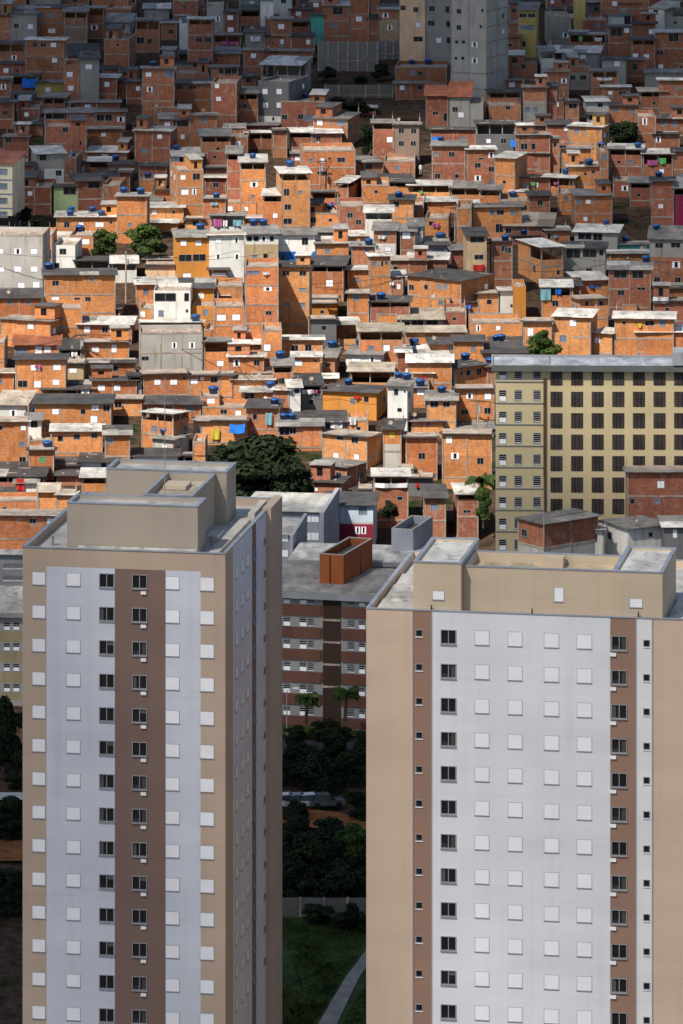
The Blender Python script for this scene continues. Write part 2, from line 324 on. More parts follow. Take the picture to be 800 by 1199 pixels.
DATA = """
@0 0 5
60 215 78 205 g g45 | W178,155 D95,150
-60 58 95 230 b k30
218 370 45 215 b k15 | S245,88,40,28 S305,88,40,28 W303,180,45,28
375 510 68 205 b g25 T35 low v@140
515 610 48 215 b g12 T40 | H552,160,40,30
620 765 45 75 b n
620 760 130 205 g g50 | D718,155,28,35
150 375 235 420 b w15 | D253,262,34,26 W313,262,34,28 W320,352,32,30
-20 145 255 370 b k15 T45
-20 165 375 430 b k12
385 575 328 350 b k70
375 465 342 565 b n T35 | W408,435,36,32 W415,515,34,32
470 580 345 570 g k15 | W520,390,40,30
610 755 225 385 b n R30
580 685 455 585 b w20
680 800 480 570 b k30 | W795,515
65 225 445 540 b k12 T50 ^175,483,90,55,u
215 375 485 555 y g15
70 200 548 640 b k12 T40 ^145,575,90,40,u
245 380 570 650 b g25 T35
-30 60 470 600 b k20
600 690 405 450 b k20
700 790 425 480 b k25
@160 0 5
45 190 50 90 g w30
-5 135 120 300 b g15 T50 | D20,235,45,40 D75,240,30,30
50 140 80 115 b k20 T25
145 235 135 225 b k20 | D200,185
250 300 100 175 w k12 | S280,120
215 355 0 80 b n
300 400 50 110 b n
300 445 112 300 b w12 T30 | D365,232,36,32 D418,232,44,32
410 510 40 195 g n | H475,108,26,32
515 595 70 200 b k15 | W548,102,36,28 W551,172,36,28
600 720 60 135 b k35 T35
600 720 0 45 g w10 | W675,0
725 800 0 50 w k10
450 610 205 300 b g10 T40 ^545,250,90,20,m
635 750 190 255 g k30 ^695,225,60,30,w
755 840 110 205 b n
750 840 215 275 b k10
630 740 295 440 b g10 | W684,325,30,30
745 800 300 360 b k10
245 310 315 365 y k20 T35
150 220 290 335 g k15
170 330 370 405 g k15
425 605 315 385 b g40
360 415 355 415 g w10 T15
435 595 395 490 b g12 | D495,412,28,34 D535,412,38,34 D572,412,30,34
35 220 400 580 b g12 | W70,435,36,28 H77,522,34,30 S190,430,50,45
235 420 425 475 b n
225 435 490 590 b k25 | D250,510,36,22 D327,510,40,22
440 585 480 640 b n | W471,503,28,28 W480,578,30,28
560 710 545 640 b g35 T35
620 700 450 510 b k20 | D655,470
-60 30 480 600 b k15 | W8,517,26,28
*95,320
@0 0 1
468 498 -25 66 a n | D487,11 W489.5,29 D489.6,45.5,11,6 D470,9
497 529 -25 70 g n | D506,10,7,6 D505,27,8,6 W514,47 D524,11,5,8 D525,28,5,8 D526,47,5,8
528 570 -25 90 c n R27 | D537.6,13 D565,12,3,4 D537.5,32 D563,31,3,4 D535,49,4,4 D543,49,4,4 H556,52 D534,68,3.5,4 D542,68,3.5,4 H556,71
302 338 95 142 G n R22 low w@136 | W310.5,107 W327,107 W311,123 W327,123 D320,139,3,4
306 352 76 93 g w10 T14 R12
0 30 -14 14 b k4 | D14,3
34 70 -10 12 g w5
72 104 -12 8 b k4 | D88,0
108 150 -10 8 b g4
384 402 -10 4 b n
640 700 -8 10 b k5 | D660,2
704 760 -8 10 b g5 | W720,4
@320 0 5
-40 110 -20 42 w k12 | D60,5
100 215 55 115 b k35 | W148,78,34,28
210 300 10 85 b n | W250,28,34,28
-10 105 112 300 b g12 | W47,155,36,32 W45,243,36,32
100 210 125 200 b k12 T30
105 240 210 300 b k15 | W205,245,26,30
220 295 90 175 e k12
295 445 32 205 b w25 | D378,62,60,45 S355,147,40,28
450 560 -10 190 b n | W502,110,36,32
560 620 -10 100 b n
555 615 105 205 b k20
620 735 55 225 b k30 low t@112 | H658,90,34,30 H683,160,30,30
-10 230 300 355 b g12
*242,470 *255,545
@480 0 5
-85 215 390 485 b n | S15,425 D60,430
-85 95 490 570 b g12 | D60,512
450 560 375 460 b w12 R100 | D527,422,34,32
565 745 370 430 b n | D665,385
465 655 470 540 b g25 | W528,495,36,32 W598,495,36,32
465 650 540 640 b k15 T30
525 640 215 365 b r60 | D588,262,26,20
665 800 512 700 b g12 low g@590 | S735,640 S690,640
770 850 300 410 w g30 T40
635 740 60 350 y g45 R25 | D658,90,45,22 D715,90,44,22 S688,160,84,30 D668,255,22,32
585 640 20 130 b k15 | D610,60
590 640 130 210 b n
*15,352 *128,322 *745,475
@640 0 5
18 145 95 245 g n | H112,205
35 165 55 95 w k15 T25
170 228 -10 95 y n
235 335 15 100 G g15
210 355 110 195 b n
360 500 90 155 w g35 | D487,115,40,50
600 690 50 135 w t45 R110 | D640,70,26,28
360 500 158 245 b k12 | D410,185,70,50 W470,170
500 640 140 225 b k12 | W622,185,36,30
700 820 60 130 g k12 T35 | 
430 540 20 60 g k15 T25
560 700 -20 20 b k10
135 350 200 285 b k22 T45 ^305,228,40,22,w ^200,225,20,30,l
635 840 190 410 b w15 | D745,215,60,50 D665,308,40,26 W670,388,30,26
500 635 230 350 b k15 T30 | W518,325,34,26 W585,328,34,26
355 470 250 340 b k12 | D385,275
0 305 308 380 g w40 R30 | D45,328,85,35 D160,330,28,28 W215,330,34,28
325 465 350 410 g k20 | W413,372,34,32
470 580 350 470 b g12 | D518,390,30,40
-10 130 420 560 b g15 | H103,473,34,28
135 255 385 515 b n low g@425 | D155,453,30,28 D215,453,36,28
265 420 415 505 b g12 T35 ^340,460,90,16,w
330 490 510 580 b w12 | W375,543,26,24 D447,545,44,24
550 700 535 620 b t22 T30 ^515,535,35,50,w
580 830 425 480 g g20
660 830 470 560 b w12 | S768,515,28,26
0 60 505 610 b k20
@0 120 5
105 230 30 110 b n
-30 80 0 140 b k20 | D30,60
235 380 60 115 g g20 T35 | W343,88,60,36
390 700 0 50 b g12 | W513,22,36,24 D425,22
390 555 60 150 b g28
560 735 55 150 b g15 | D588,88,45,40 D636,88,40,40 H708,98,40,30
510 715 155 255 b g12 | W606,187,30,26
265 505 140 320 b n | D383,147 D471,237,16,30
85 175 128 180 b g12 T35
175 250 128 180 b k40
20 165 200 310 b g12 | D50,220
215 380 300 385 c w45 L50 | D250,322,40,36
260 375 388 450 w n | D343,412
380 445 320 440 b n
445 515 350 420 b g15 | W478,390,30,30
510 740 292 345 b w35 | W615,318
520 640 345 410 b w25 T35
640 765 365 450 b k25 | S688,392,36,32
545 715 435 500 b k50
455 600 460 580 b k45 L60 | D550,482,70,40
315 460 490 650 l k15 | D408,515,75,45
105 300 490 640 b n
605 700 480 590 b n
545 660 580 640 b w20
100 200 370 490 b k20
-10 110 310 330 b r40
700 760 410 460 b k20
*192,220 *675,312 *690,483 *420,305 *445,560
@160 120 5
-10 195 165 340 b w25 R35 | W135,198,30,30 S45,283,36,28
135 315 98 240 b g35 | W180,125,34,28 D260,118,90,40 W270,200,26,30
85 245 25 65 b n
310 470 75 165 b g12 | S395,105
-20 70 130 165 b k25
380 550 195 270 b g40 L20 T35
415 525 278 370 b n
400 525 440 540 b w15
410 525 385 430 b k12
515 625 150 215 b w25 | D588,170
625 820 135 165 b g15
640 820 178 260 b w12 T35
530 608 300 620 b g45 T35
607 755 350 640 B w45 T40 | H688,480,44,30 S680,550,24,22
215 385 315 390 w w50 L20 | D262,340,22,44
240 390 392 640 B n L55 | W272,438,30,30 D350,433,44,40 W283,525,44,34 H338,522,24,34
20 175 372 470 b k20 | W160,440,20,28
20 105 450 560 B n
110 245 515 600 B k25 | D205,555,20,20
-10 140 575 630 B g30
390 520 565 630 B g12
525 650 200 240 b n
*220,268 *65,425 *25,520 *460,555 *680,312
@320 120 5
45 300 -10 150 b n | D65,85 D160,82 S215,90,70,34
235 435 95 260 b g38 R70 | W273,118,34,32 S398,118,46,34
95 225 175 300 b w25 T30
230 400 180 300 b w35 | D265,210,30,30 W262,240,20,20
0 80 165 310 b k12
175 480 278 440 B n | S218,338,28,24 W285,340,28,28 D330,328,18,18 D398,335,48,30 D287,412,60,22
110 170 300 380 b g12 | W142,325,32,30
50 215 415 740 B w38 T40 L35 | D78,525,34,40 S158,525,24,20 D85,612,40,34 D85,695,52,36
-60 60 545 735 B w45 T35 | W12,662,30,28
215 330 430 520 B n
230 365 525 640 B g12 T35 ^345,590,40,20,m
370 440 470 640 b w40 R75 T30
530 640 350 450 b g35 L90 | D562,372,36,34
585 705 120 280 b g20 T35 | W692,217
710 855 130 360 v g12 | D750,165 D750,240 D750,318 D823,167 D820,240
650 830 340 410 b n
520 680 480 640 B n
605 820 465 520 B k45 T25
680 820 570 640 B k30 | D720,595
490 600 30 60 b w12 T20
*497,338 *38,367 *93,355 *735,540 *345,595
@480 120 5
465 650 15 125 b n | D575,30,28,24
350 430 5 130 g n
125 385 160 265 b k15 | S312,212,36,26 ^158,212,60,30,u
390 620 125 245 G k20 T60
95 225 -40 140 b r60 | D150,62,34,20 D209,85,24,50
232 350 -35 130 g r85 | W300,72 D265,40
130 325 255 480 b g30 | S155,303,30,28 D245,303,36,30 D163,430
335 500 275 490 b w20 | D418,328,30,14 H482,308,34,32 D398,368,36,30 D478,390,34,30 H398,443,38,32 S478,465,30,30
500 615 325 510 B w35 R80
635 820 190 300 b g12 | D670,256,40,38 D724,256,26,38
640 820 135 190 b g20
700 820 300 390 b k15 | D718,350,16,30
600 820 440 510 b k15
-10 235 485 560 B w28 T40
240 410 500 580 B g35 T40
410 530 510 610 B g25 T35
590 690 525 570 B w18 | D609,543,30,24 D650,543,28,24
530 720 575 640 B n
700 820 545 620 b k25
-10 90 565 620 B n
100 280 580 630 B w25
290 400 595 650 B w22
*570,475 *183,205 ^610,235,45,40,u
@640 120 5
20 100 -10 70 b n | H55,12,36,26
115 190 -5 70 b k12 | D155,20,50,30
240 365 -5 65 w w30 | D315,14,30,24
245 365 72 140 c k12 T30
370 540 20 130 b k20 | S405,42,28,28 S500,52,22,30
545 620 25 80 b n | D580,45,50,30
540 640 82 180 b n | H576,110,28,40
630 840 95 180 b k22 | S680,125 S750,125
630 780 185 280 b k12 | H655,215,32,34
135 325 140 265 B w18 R50 | S178,167,28,30
0 130 130 215 b k25 | W118,153,22,26
-10 75 212 295 b g12 | D50,246,20,30
90 260 270 360 B g12
365 560 272 430 b w28 T35 R20
315 362 285 390 b n | S340,320
565 740 300 450 b w28 T60 ^620,350,60,30,m ^680,340,40,35,l
740 840 290 370 b k25
130 315 375 510 B w25 | D228,417,18,20 D275,405,20,18
-20 160 440 530 B w18 T50 R35
65 165 530 640 B n | S115,562,28,26
170 385 545 640 B g35 | W245,580,32,26 S190,580,30,28
390 485 455 540 b n | H460,502,38,30
490 610 470 600 b g35 T30
615 745 462 600 b k25
745 860 500 700 m w60 T40
*273,232 *342,250 *250,352 *132,393 *340,420 *658,418 *540,295
@0 240 5
-80 250 172 500 c n | W0,272,40,34 H105,272,40,34 W200,272,40,34 W5,375,42,34 W105,375,42,34 W200,375,42,34 W125,470,40,34 W213,470,40,40
330 685 70 200 B w30 | W475,115,30,30 W583,115,50,30 D650,102,16,18
410 545 175 300 B n | W502,215,46,32
305 440 235 380 w n | D368,272,40,34 D333,355,30,34
265 430 198 300 w n
255 305 175 370 B n | D290,290,24,60
440 640 325 385 g k22 T45
657 800 342 440 w w45 T40
260 675 410 660 B k35 | D325,457,40,32 W325,553,46,34 S537,435,30,30 D452,555,34,30 D515,550,34,28
-10 240 545 680 B k55 | S60,570,32,30 S167,568,32,30
685 860 -50 210 B g20 R10 | S760,115,24,24
*543,22 *443,130 *795,25 *250,355 *410,52 *590,58 ^655,48,40,26,y
@160 240 5
65 275 15 100 B w30 | W104,43,30,28
20 235 105 140 B w20
285 390 85 140 B k12 | D345,70
235 425 190 440 p g45 L30 | W275,223,36,32 W362,223,36,32 D285,310,76,42 D367,308,76,42 W295,415,50,30
425 630 177 440 w w12 | W480,207,36,32 H585,207,30,32 H478,303,34,32 H588,303,34,32 W547,403,28,32
430 625 62 140 w g20 T65 ^475,103,55,45,m ^520,105,25,35,w ^590,103,50,35,e
460 700 -20 50 B n
630 790 78 120 B w12
640 830 170 350 w g50 low t@230 | D657,197,30,30 D700,197,30,30 H745,198,40,30 D792,197,24,30 S693,305,30,30 D755,300,28,30
425 530 380 460 B k30 | W485,405,80,20
230 450 488 620 p k58 | W376,530,40,34
50 228 355 425 a k12
40 230 322 348 G g12
100 315 500 700 w n | D167,540,125,50 D293,540,30,50 S143,635,32,40 D295,620,16,20
0 230 465 590 B w40 | S55,507,34,36 D122,495
460 620 470 600 B n | W492,562,42,36 W578,560,40,32
635 830 355 830 B n | S680,395,80,24 H768,492,46,24 D773,632,36,26 W650,738,24,20
*447,22 *685,105 *742,105 *370,122
@320 240 5
35 210 362 740 B k30 | D75,400,42,30 D173,400,42,30 S172,495,40,22 S85,585,32,28 S172,585,32,28
15 245 175 330 w g35 low u@272 | W72,212,38,40 D186,212,38,44 D60,303,20,36 W172,302,44,34
250 440 225 340 B w38
240 380 160 200 g g30
385 545 182 225 B w30
460 585 242 350 b g25 | S550,270,30,30
185 385 45 130 B n
385 540 0 140 b n | D450,60 D500,100
540 695 45 110 w w42 T38
590 720 150 275 b g48 low w@225 | S658,170,40,32 S608,248,18,24 W673,258,40,26
745 830 155 265 b g40 | W780,175,50,40
220 410 355 530 B k55 T35 | W330,458,40,40
435 560 380 515 B w20 | S490,440,32,34
215 380 550 625 p k15 | D327,577,40,32
570 685 300 530 B w18 L15 | S594,345,28,32 D638,343,16,34 D662,338,14,24
690 900 325 430 b t25 | D716,378,28,40 
690 760 440 550 b n | W735,478,24,34
435 560 518 600 B g12 | S487,540
570 800 565 630 b k30 T30
*632,537 *545,270
@480 240 5
-5 80 0 80 B n | S45,18,32,26
90 225 75 200 B n | D125,107,30,28
0 75 125 185 w g45 | S60,155,25,50
75 220 235 310 g k40 | S165,265,80,30
275 360 15 140 B n
370 655 12 200 B g20 | S482,42,28,34 D530,43,42,28 S605,44,34,30 D525,135,46,50
245 325 265 345 b g30
335 450 180 410 t k45 L15 | D395,200,85,36 D405,305,55,30 ^405,365,70,35,r
555 830 122 210 b t75 R30 | D575,150
600 750 180 215 b k25
480 600 215 410 b k12 | D553,255 D580,265
-10 215 320 410 b w40 | D58,335
-10 300 430 580 B k50 R200 | D95,480,22,30 S172,478,26,34 S209,478,24,34 D5,482
530 610 502 640 w w20 | D596,590,16,20
612 680 478 640 p n
-180 -30 420 530 B w35 | D-145,480 S-60,480
400 520 522 610 B g12
240 400 568 630 b k40
120 235 540 640 B n | S182,572,30,28
*170,172 *200,172 *560,195 *700,215 ^330,592,50,18,u
@640 240 5
-30 98 245 450 B w48 T75 L125 | D70,395,20,28
100 345 252 430 g k35 | D158,282,82,56 D253,282,82,50 D322,278,26,36 D151,390,24,30 D250,382,36,26
0 135 150 200 b w25 | D10,182,20,36
165 415 160 250 g w45 R40 | D225,180,80,40 D300,185,56,44
415 605 232 275 e g15
360 600 285 340 B w20
365 610 378 590 b w45 | D433,405,78,48 D535,402,68,48 D437,514,40,32 D555,490,50,20
605 830 200 480 g g75 low b@305 | D660,237,48,32 D757,235,56,32 S648,338,18,16 H760,350,46,38 D648,438 D770,440,34,36
190 360 440 545 B w48 L50 | S300,475,46,34
195 360 550 650 B g12 L40 | D238,577,20,28 D320,575,26,30
-25 145 480 640 B w40 T50 R5 ^70,500,35,40,u ^-5,520,60,70,e
40 200 475 520 b k45
630 830 490 560 b k30
630 830 565 620 b k15
445 530 580 640 B n
*350,100 *448,110 *645,145 *595,320 ^670,555,90,36,w
@0 360 5
5 295 75 220 B g18 R60 | W180,110,36,34
300 480 0 120 B n | D340,58,38,34
85 345 220 290 B r75 | S128,255,70,30 W225,248,40,44 W278,245,40,40
345 490 245 325 g k60 T45 ^435,272,36,26,w
390 490 330 440 t k12 | W428,370,46,30
460 770 100 200 B w45 | H663,130,36,36
480 700 5 50 B g15 T30
495 755 208 310 B k12 | W558,245,44,34 W668,240,32,50
500 785 325 410 B k22 | D553,360,32,32 D675,358,34,34
540 800 430 540 B k25 | W594,470,44,36 W686,470,40,36
90 385 305 530 B k30 | W209,352,56,36 W334,350,46,36 D132,447,56,42 W220,450 W328,438,42,34
250 555 480 540 B k50 T30 ^500,493,50,20,w
-60 25 200 330 B n
-60 80 385 510 B w12
-20 150 570 640 w t80
205 650 565 720 B k55 | W325,610,40,34 W557,585,46,34 W550,655 D640,590
650 830 540 620 B k12 | D692,570,42,34
755 830 400 500 g k15 T40
@160 360 5
15 95 0 90 B n | W15,40,30,36
20 385 145 380 c n | H221,222,32,36 H325,222,34,36 D50,298,44,24
18 385 88 150 w w12 T45
320 450 -10 90 p n | S404,28,34,36
455 630 -10 130 B n | W497,60,54,36 W583,58,48,36
395 540 200 380 B g22 T60 | W490,328,42,34
395 550 128 180 B n
540 745 290 380 B w20 | H586,325,40,40 D703,325,36,34
565 725 215 270 B w30
40 305 392 510 B k12 L30 | W122,437,40,34 W217,437,44,34 D278,412,18,18
45 305 348 392 B n
100 240 305 350 B n
310 480 400 510 B k12 | W333,432,42,32 W385,410,28,24 D453,410
485 560 400 520 B k20
560 800 425 510 B w12
690 800 385 430 B t30 | D740,402,80,30
615 830 495 600 B w30 | D660,520,60,44 W755,532,22,34
60 375 567 660 B k45 | D185,600 S315,590
375 485 520 630 B n | W436,548,46,32
380 540 -20 20 b n
735 850 130 280 B n | W765,235
*455,475 *785,455 *345,62
@320 360 5
45 290 190 275 B w25
230 375 -20 40 p k12
225 370 72 140 G k12
355 500 100 230 B w40 T85
505 760 140 235 B t45 T50
605 725 35 110 B n
425 630 275 360 w g55 R60 | W487,310,56,38 H580,305,34,34
290 360 295 410 B g60 | D321,335,34,26
115 275 290 400 B w28 | D247,312,16,14 W145,325,50,36
0 112 342 530 B g45 T40
445 690 375 470 B t50 T65
300 370 415 490 B w25
290 605 495 610 p k40 R60 | S467,548,30,36 D545,538,30,34
95 160 470 570 w w45 | D142,487,30,30
162 288 455 590 G k65 T50 ^200,492,60,26,w ^245,490,30,20,m
0 92 485 610 b w15
670 785 460 700 w g45 R40 | D720,495,26,38 D770,493,12,12 D740,600,28,24
725 800 262 360 b w30
*315,140 *313,210 *38,250 *466,202 *480,415 *112,572 *55,578 *690,390 *790,410
@480 360 5
-60 195 70 140 g t65 | D45,95,70,50 D130,85,70,50 D-20,100,40,40
-20 320 145 200 B t35
120 255 215 290 b k50 | S240,235,24,28
260 430 200 300 B k35 | S370,242,24,36
-20 220 275 320 b w55
-10 245 322 370 B w45
257 450 345 460 B k35 L115 | D343,382,26,34
-10 135 385 440 B w20
-20 90 470 570 B g50 | W75,485
100 270 545 640 B g55 | D143,565,50,36 D214,568,42,32
275 495 480 640 B k15 | H350,518,38,34 W457,520,40,38 D322,612,44,30 D455,605
370 660 85 175 B n | H402,122,24,36
200 330 20 110 b n
365 600 75 95 b g50
430 680 268 300 b k55
480 660 207 225 b k40
665 830 85 260 B k15 | W707,145,36,50
455 500 350 450 b k15
*15,190 *272,272 *465,300 *187,485 *60,520 *490,180 *535,180 
@640 360 5
45 258 55 265 B w45 R50 | W156,90,40,40 S98,182,40,40
275 385 150 275 B w28 R85 | W300,192,34,34
400 745 65 150 B w38 | D604,92,54,30
530 830 145 250 B w40 | D590,170,30,36 D660,177,32,36
430 720 -20 25 B k15
*585,88
@0 480 5
-40 165 70 330 B w12 | D5,105,24,28 W137,105,30,30 S130,200,34,34 D132,290,40,34
155 240 60 190 w g40 | D200,80
170 300 175 220 B n
305 600 125 240 B w40 | D353,167,34,36 D450,157,38,34 D553,150,38,34
615 760 145 260 B k50 | S640,180
390 495 62 110 g k12 | D423,80
170 315 240 390 B k15 | G248,290,34,36
465 680 305 365 w k60 | D607,320,30,28
330 460 325 370 b k45
335 500 385 420 b k45
-60 255 388 450 b k80 T35
480 620 395 500 B w50 T35
-40 220 525 650 B n
225 330 482 600 B t50
335 430 500 620 B w20
-60 80 498 550 b k40
90 215 430 510 w g25 ^118,435,45,70,r
*278,195
@0 580 6.667
-40 480 160 320 B w15 | D255,200,60,40 W388,200,44,44
@160 480 5
30 215 18 135 B w18 R85 T45
95 215 170 260 c g35 R85
335 640 65 190 B k18 | S368,115,28,40 ^462,140,50,60,y ^590,105,90,50,u
330 400 182 270 B n
-20 240 272 330 w k45
385 640 -20 70 B n | D510,10,40,30 W595,20,36,34
645 830 -10 150 b k50 | D693,40,28,36 ^775,50,40,70,e
275 385 268 330 G k15 T30
*160,133 *263,135 *820,-45 *870,-35
@320 480 5
30 285 95 220 B g40 | D60,118,60,50 D115,122,40,40
150 430 72 150 g k65 | D330,90 ^370,85,70,40,w
435 555 60 150 B n | ^465,62,40,45,w
290 550 150 310 B g18 R90 | D390,165,36,24 D478,175,40,36 W368,268,32,32 W488,275,30,34
225 430 325 420 b g35 R115
210 400 425 530 b k35 R40 | W250,465,24,20
590 790 388 620 b w42 T50 | D742,518,34,26 ^690,440,190,26,w
645 750 115 280 B k60 low c@200 | Y695,145,36,36
755 830 160 340 B k15
500 580 470 520 b k20
*85,162
@480 480 5
10 195 65 150 B g40 | M107,75,26,22
235 490 112 145 B g40 T25
190 480 145 440 B k12 | W230,175,38,42 H265,270,44,36
-20 160 165 345 B k20 | D70,270
90 210 515 640 b k75
280 400 492 640 b w60 T30 | D335,595,44,20
-45 25 350 440 w k12
-10 130 400 480 G k20
@640 540 5
-15 300 345 620 b g45 L145 low c@480
475 840 65 310 b g25 | W670,137,44,44 D503,235,30,34
480 690 385 530 w g55 L130 | D610,430,26,28
235 330 402 560 w w25 | D285,450,26,50
692 860 385 640 G w60 L5 | W753,425,28,50
*345,265
"""
# ---------------------------------------------------------------- the hillside houses
PAL = {'b': [(.35,.135,.075),(.32,.115,.07),(.39,.155,.08),(.29,.105,.065),(.35,.145,.085)],  # brick in shade: same brick, the shade put into a duller red
       'B': [(.59,.235,.085),(.54,.205,.075),(.62,.27,.105),(.56,.225,.085),(.48,.17,.07)],  # brick in sun: same brick, the sunlight put into a brighter orange
       'p': [(.58,.24,.05)], 'w': [(.72,.71,.66),(.66,.66,.62)], 'g': [(.32,.31,.28),(.36,.34,.31)], 'G': [(.15,.15,.155)],
       'c': [(.47,.45,.41),(.44,.42,.38)], 'y': [(.46,.36,.12)], 'v': [(.24,.17,.13)], 'e': [(.10,.42,.36)], 't': [(.46,.34,.20)],
       'l': [(.34,.44,.22)], 'm': [(.30,.025,.08)], 'a': [(.72,.48,.30)], 'u': [(.02,.16,.52)]}
CNAME = {'b': 'shade-toned red brick', 'B': 'sun-toned brick', 'p': 'orange painted', 'w': 'white painted', 'g': 'grey rendered', 'G': 'dark grey',
         'c': 'pale cement', 'y': 'ochre yellow', 'v': 'brown rendered', 'e': 'teal', 't': 'tan', 'l': 'light green', 'm': 'magenta', 'a': 'peach', 'u': 'blue'}
ROOFC = {'w': (.62,.60,.56), 'g': (.24,.23,.215), 'k': (.075,.070,.070), 't': (.44,.38,.30), 'r': (.36,.12,.06), 'y': (.48,.30,.07), 'n': (.3,.28,.26)}
RNAME = {'w': 'white roof', 'g': 'grey roof', 'k': 'dark roof', 't': 'beige roof', 'r': 'red tiled roof', 'y': 'ochre roof', 'n': 'flat bare top'}
WSIZE = {'W': (1.0,.95), 'D': (.95,.9), 'H': (1.15,.95), 'S': (1.0,.9)}
CLC = {'u': (.02,.14,.50), 'm': (.45,.12,.28), 'w': (.75,.75,.75), 'e': (.18,.38,.42), 'l': (.12,.45,.12), 'y': (.6,.46,.06), 'r': (.45,.03,.03)}
HOUSES, TANKS, CLOTHS = [], [], []
def parse():
    ox = oy = 0; k = 1.0
    for ln in DATA.strip().splitlines():
        if ln[0] == '@': ox, oy, k = [float(v) for v in ln[1:].split()]; continue
        X = lambda v: ox+float(v)/k
        Yp = lambda v: oy+float(v)/k
        toks = ln.split(); cl = []
        for t in [t for t in toks if t[0] == '^']:
            x, y, w, h, c = t[1:].split(','); cl.append((X(x), Yp(y), float(w)/k, float(h)/k, c)); toks.remove(t)
        CLOTHS.extend(cl)
        if toks[0][0] == '*':
            for t in toks: x, y = t[1:].split(','); TANKS.append((X(x), Yp(y)))
            continue
        d = dict(x0=X(toks[0]), x1=X(toks[1]), yt=Yp(toks[2]), yb=Yp(toks[3]), wall=toks[4], roof='n', rd=0, T=0, side=None, low=None, wins=[])
        r = toks[5]; d['roof'] = r[0]; d['rd'] = float(r[1:])/k if len(r) > 1 else 0
        i = 6
        while i < len(toks):
            t = toks[i]
            if t == '|': pass
            elif t == 'low': a, b = toks[i+1].split('@'); d['low'] = (a, Yp(b)); i += 1
            elif t[0] == 'T' and len(t) > 1: d['T'] = float(t[1:])/k
            elif t[0] in 'RL' and ',' not in t and len(t) > 1: d['side'] = (t[0], float(t[1:])/k)
            elif ',' in t:
                q = t[1:].split(','); w = [t[0], X(q[0]), Yp(q[1]), None, None]
                if len(q) > 3: w[3], w[4] = float(q[2])/k, float(q[3])/k
                d['wins'].append(w)
            i += 1
        HOUSES.append(d)
parse()
def fill_down():
    """walls run down until the roofs of the houses in front hide them: no bare slope between the rows"""
    W_, H_ = 800, 680
    g = [[0]*W_ for _ in range(H_)]
    def rect(h, v=1):
        for y in range(max(0, int(h['yt']-(h['rd'] if h['roof'] != 'n' else 7))), min(H_, int(h['yb']))):
            r = g[y]
            for x in range(max(0, int(h['x0'])), min(W_, int(h['x1']))): r[x] += v
    for h in HOUSES: rect(h)
    for x0, x1, y0, y1 in ((24,330,545,680),(580,800,415,680),(370,470,48,82),(0,20,184,275),(375,470,75,135),(105,200,262,302),(700,760,140,178),(420,442,130,182),(20,70,240,275),(330,480,575,680)):
        for y in range(y0, y1):
            for x in range(x0, x1): g[y][x] += 1
    for h in sorted(HOUSES, key=lambda q: -q['yb']):
        a, b = max(0, int(h['x0'])), min(800, int(h['x1']))
        if b-a < 3: continue
        y = int(h['yb']); n = 0
        while 0 <= y < 640 and n < 26:
            cov = sum(1 for x in range(a, b) if g[y][x] > 0)/(b-a)
            if cov > .8: break
            y += 1; n += 1
        if n < 26 and n > 0 and y < 615:
            rect(h, -1); h['yb'] = max(h['yb'], y+2); rect(h, 1)
fill_down()

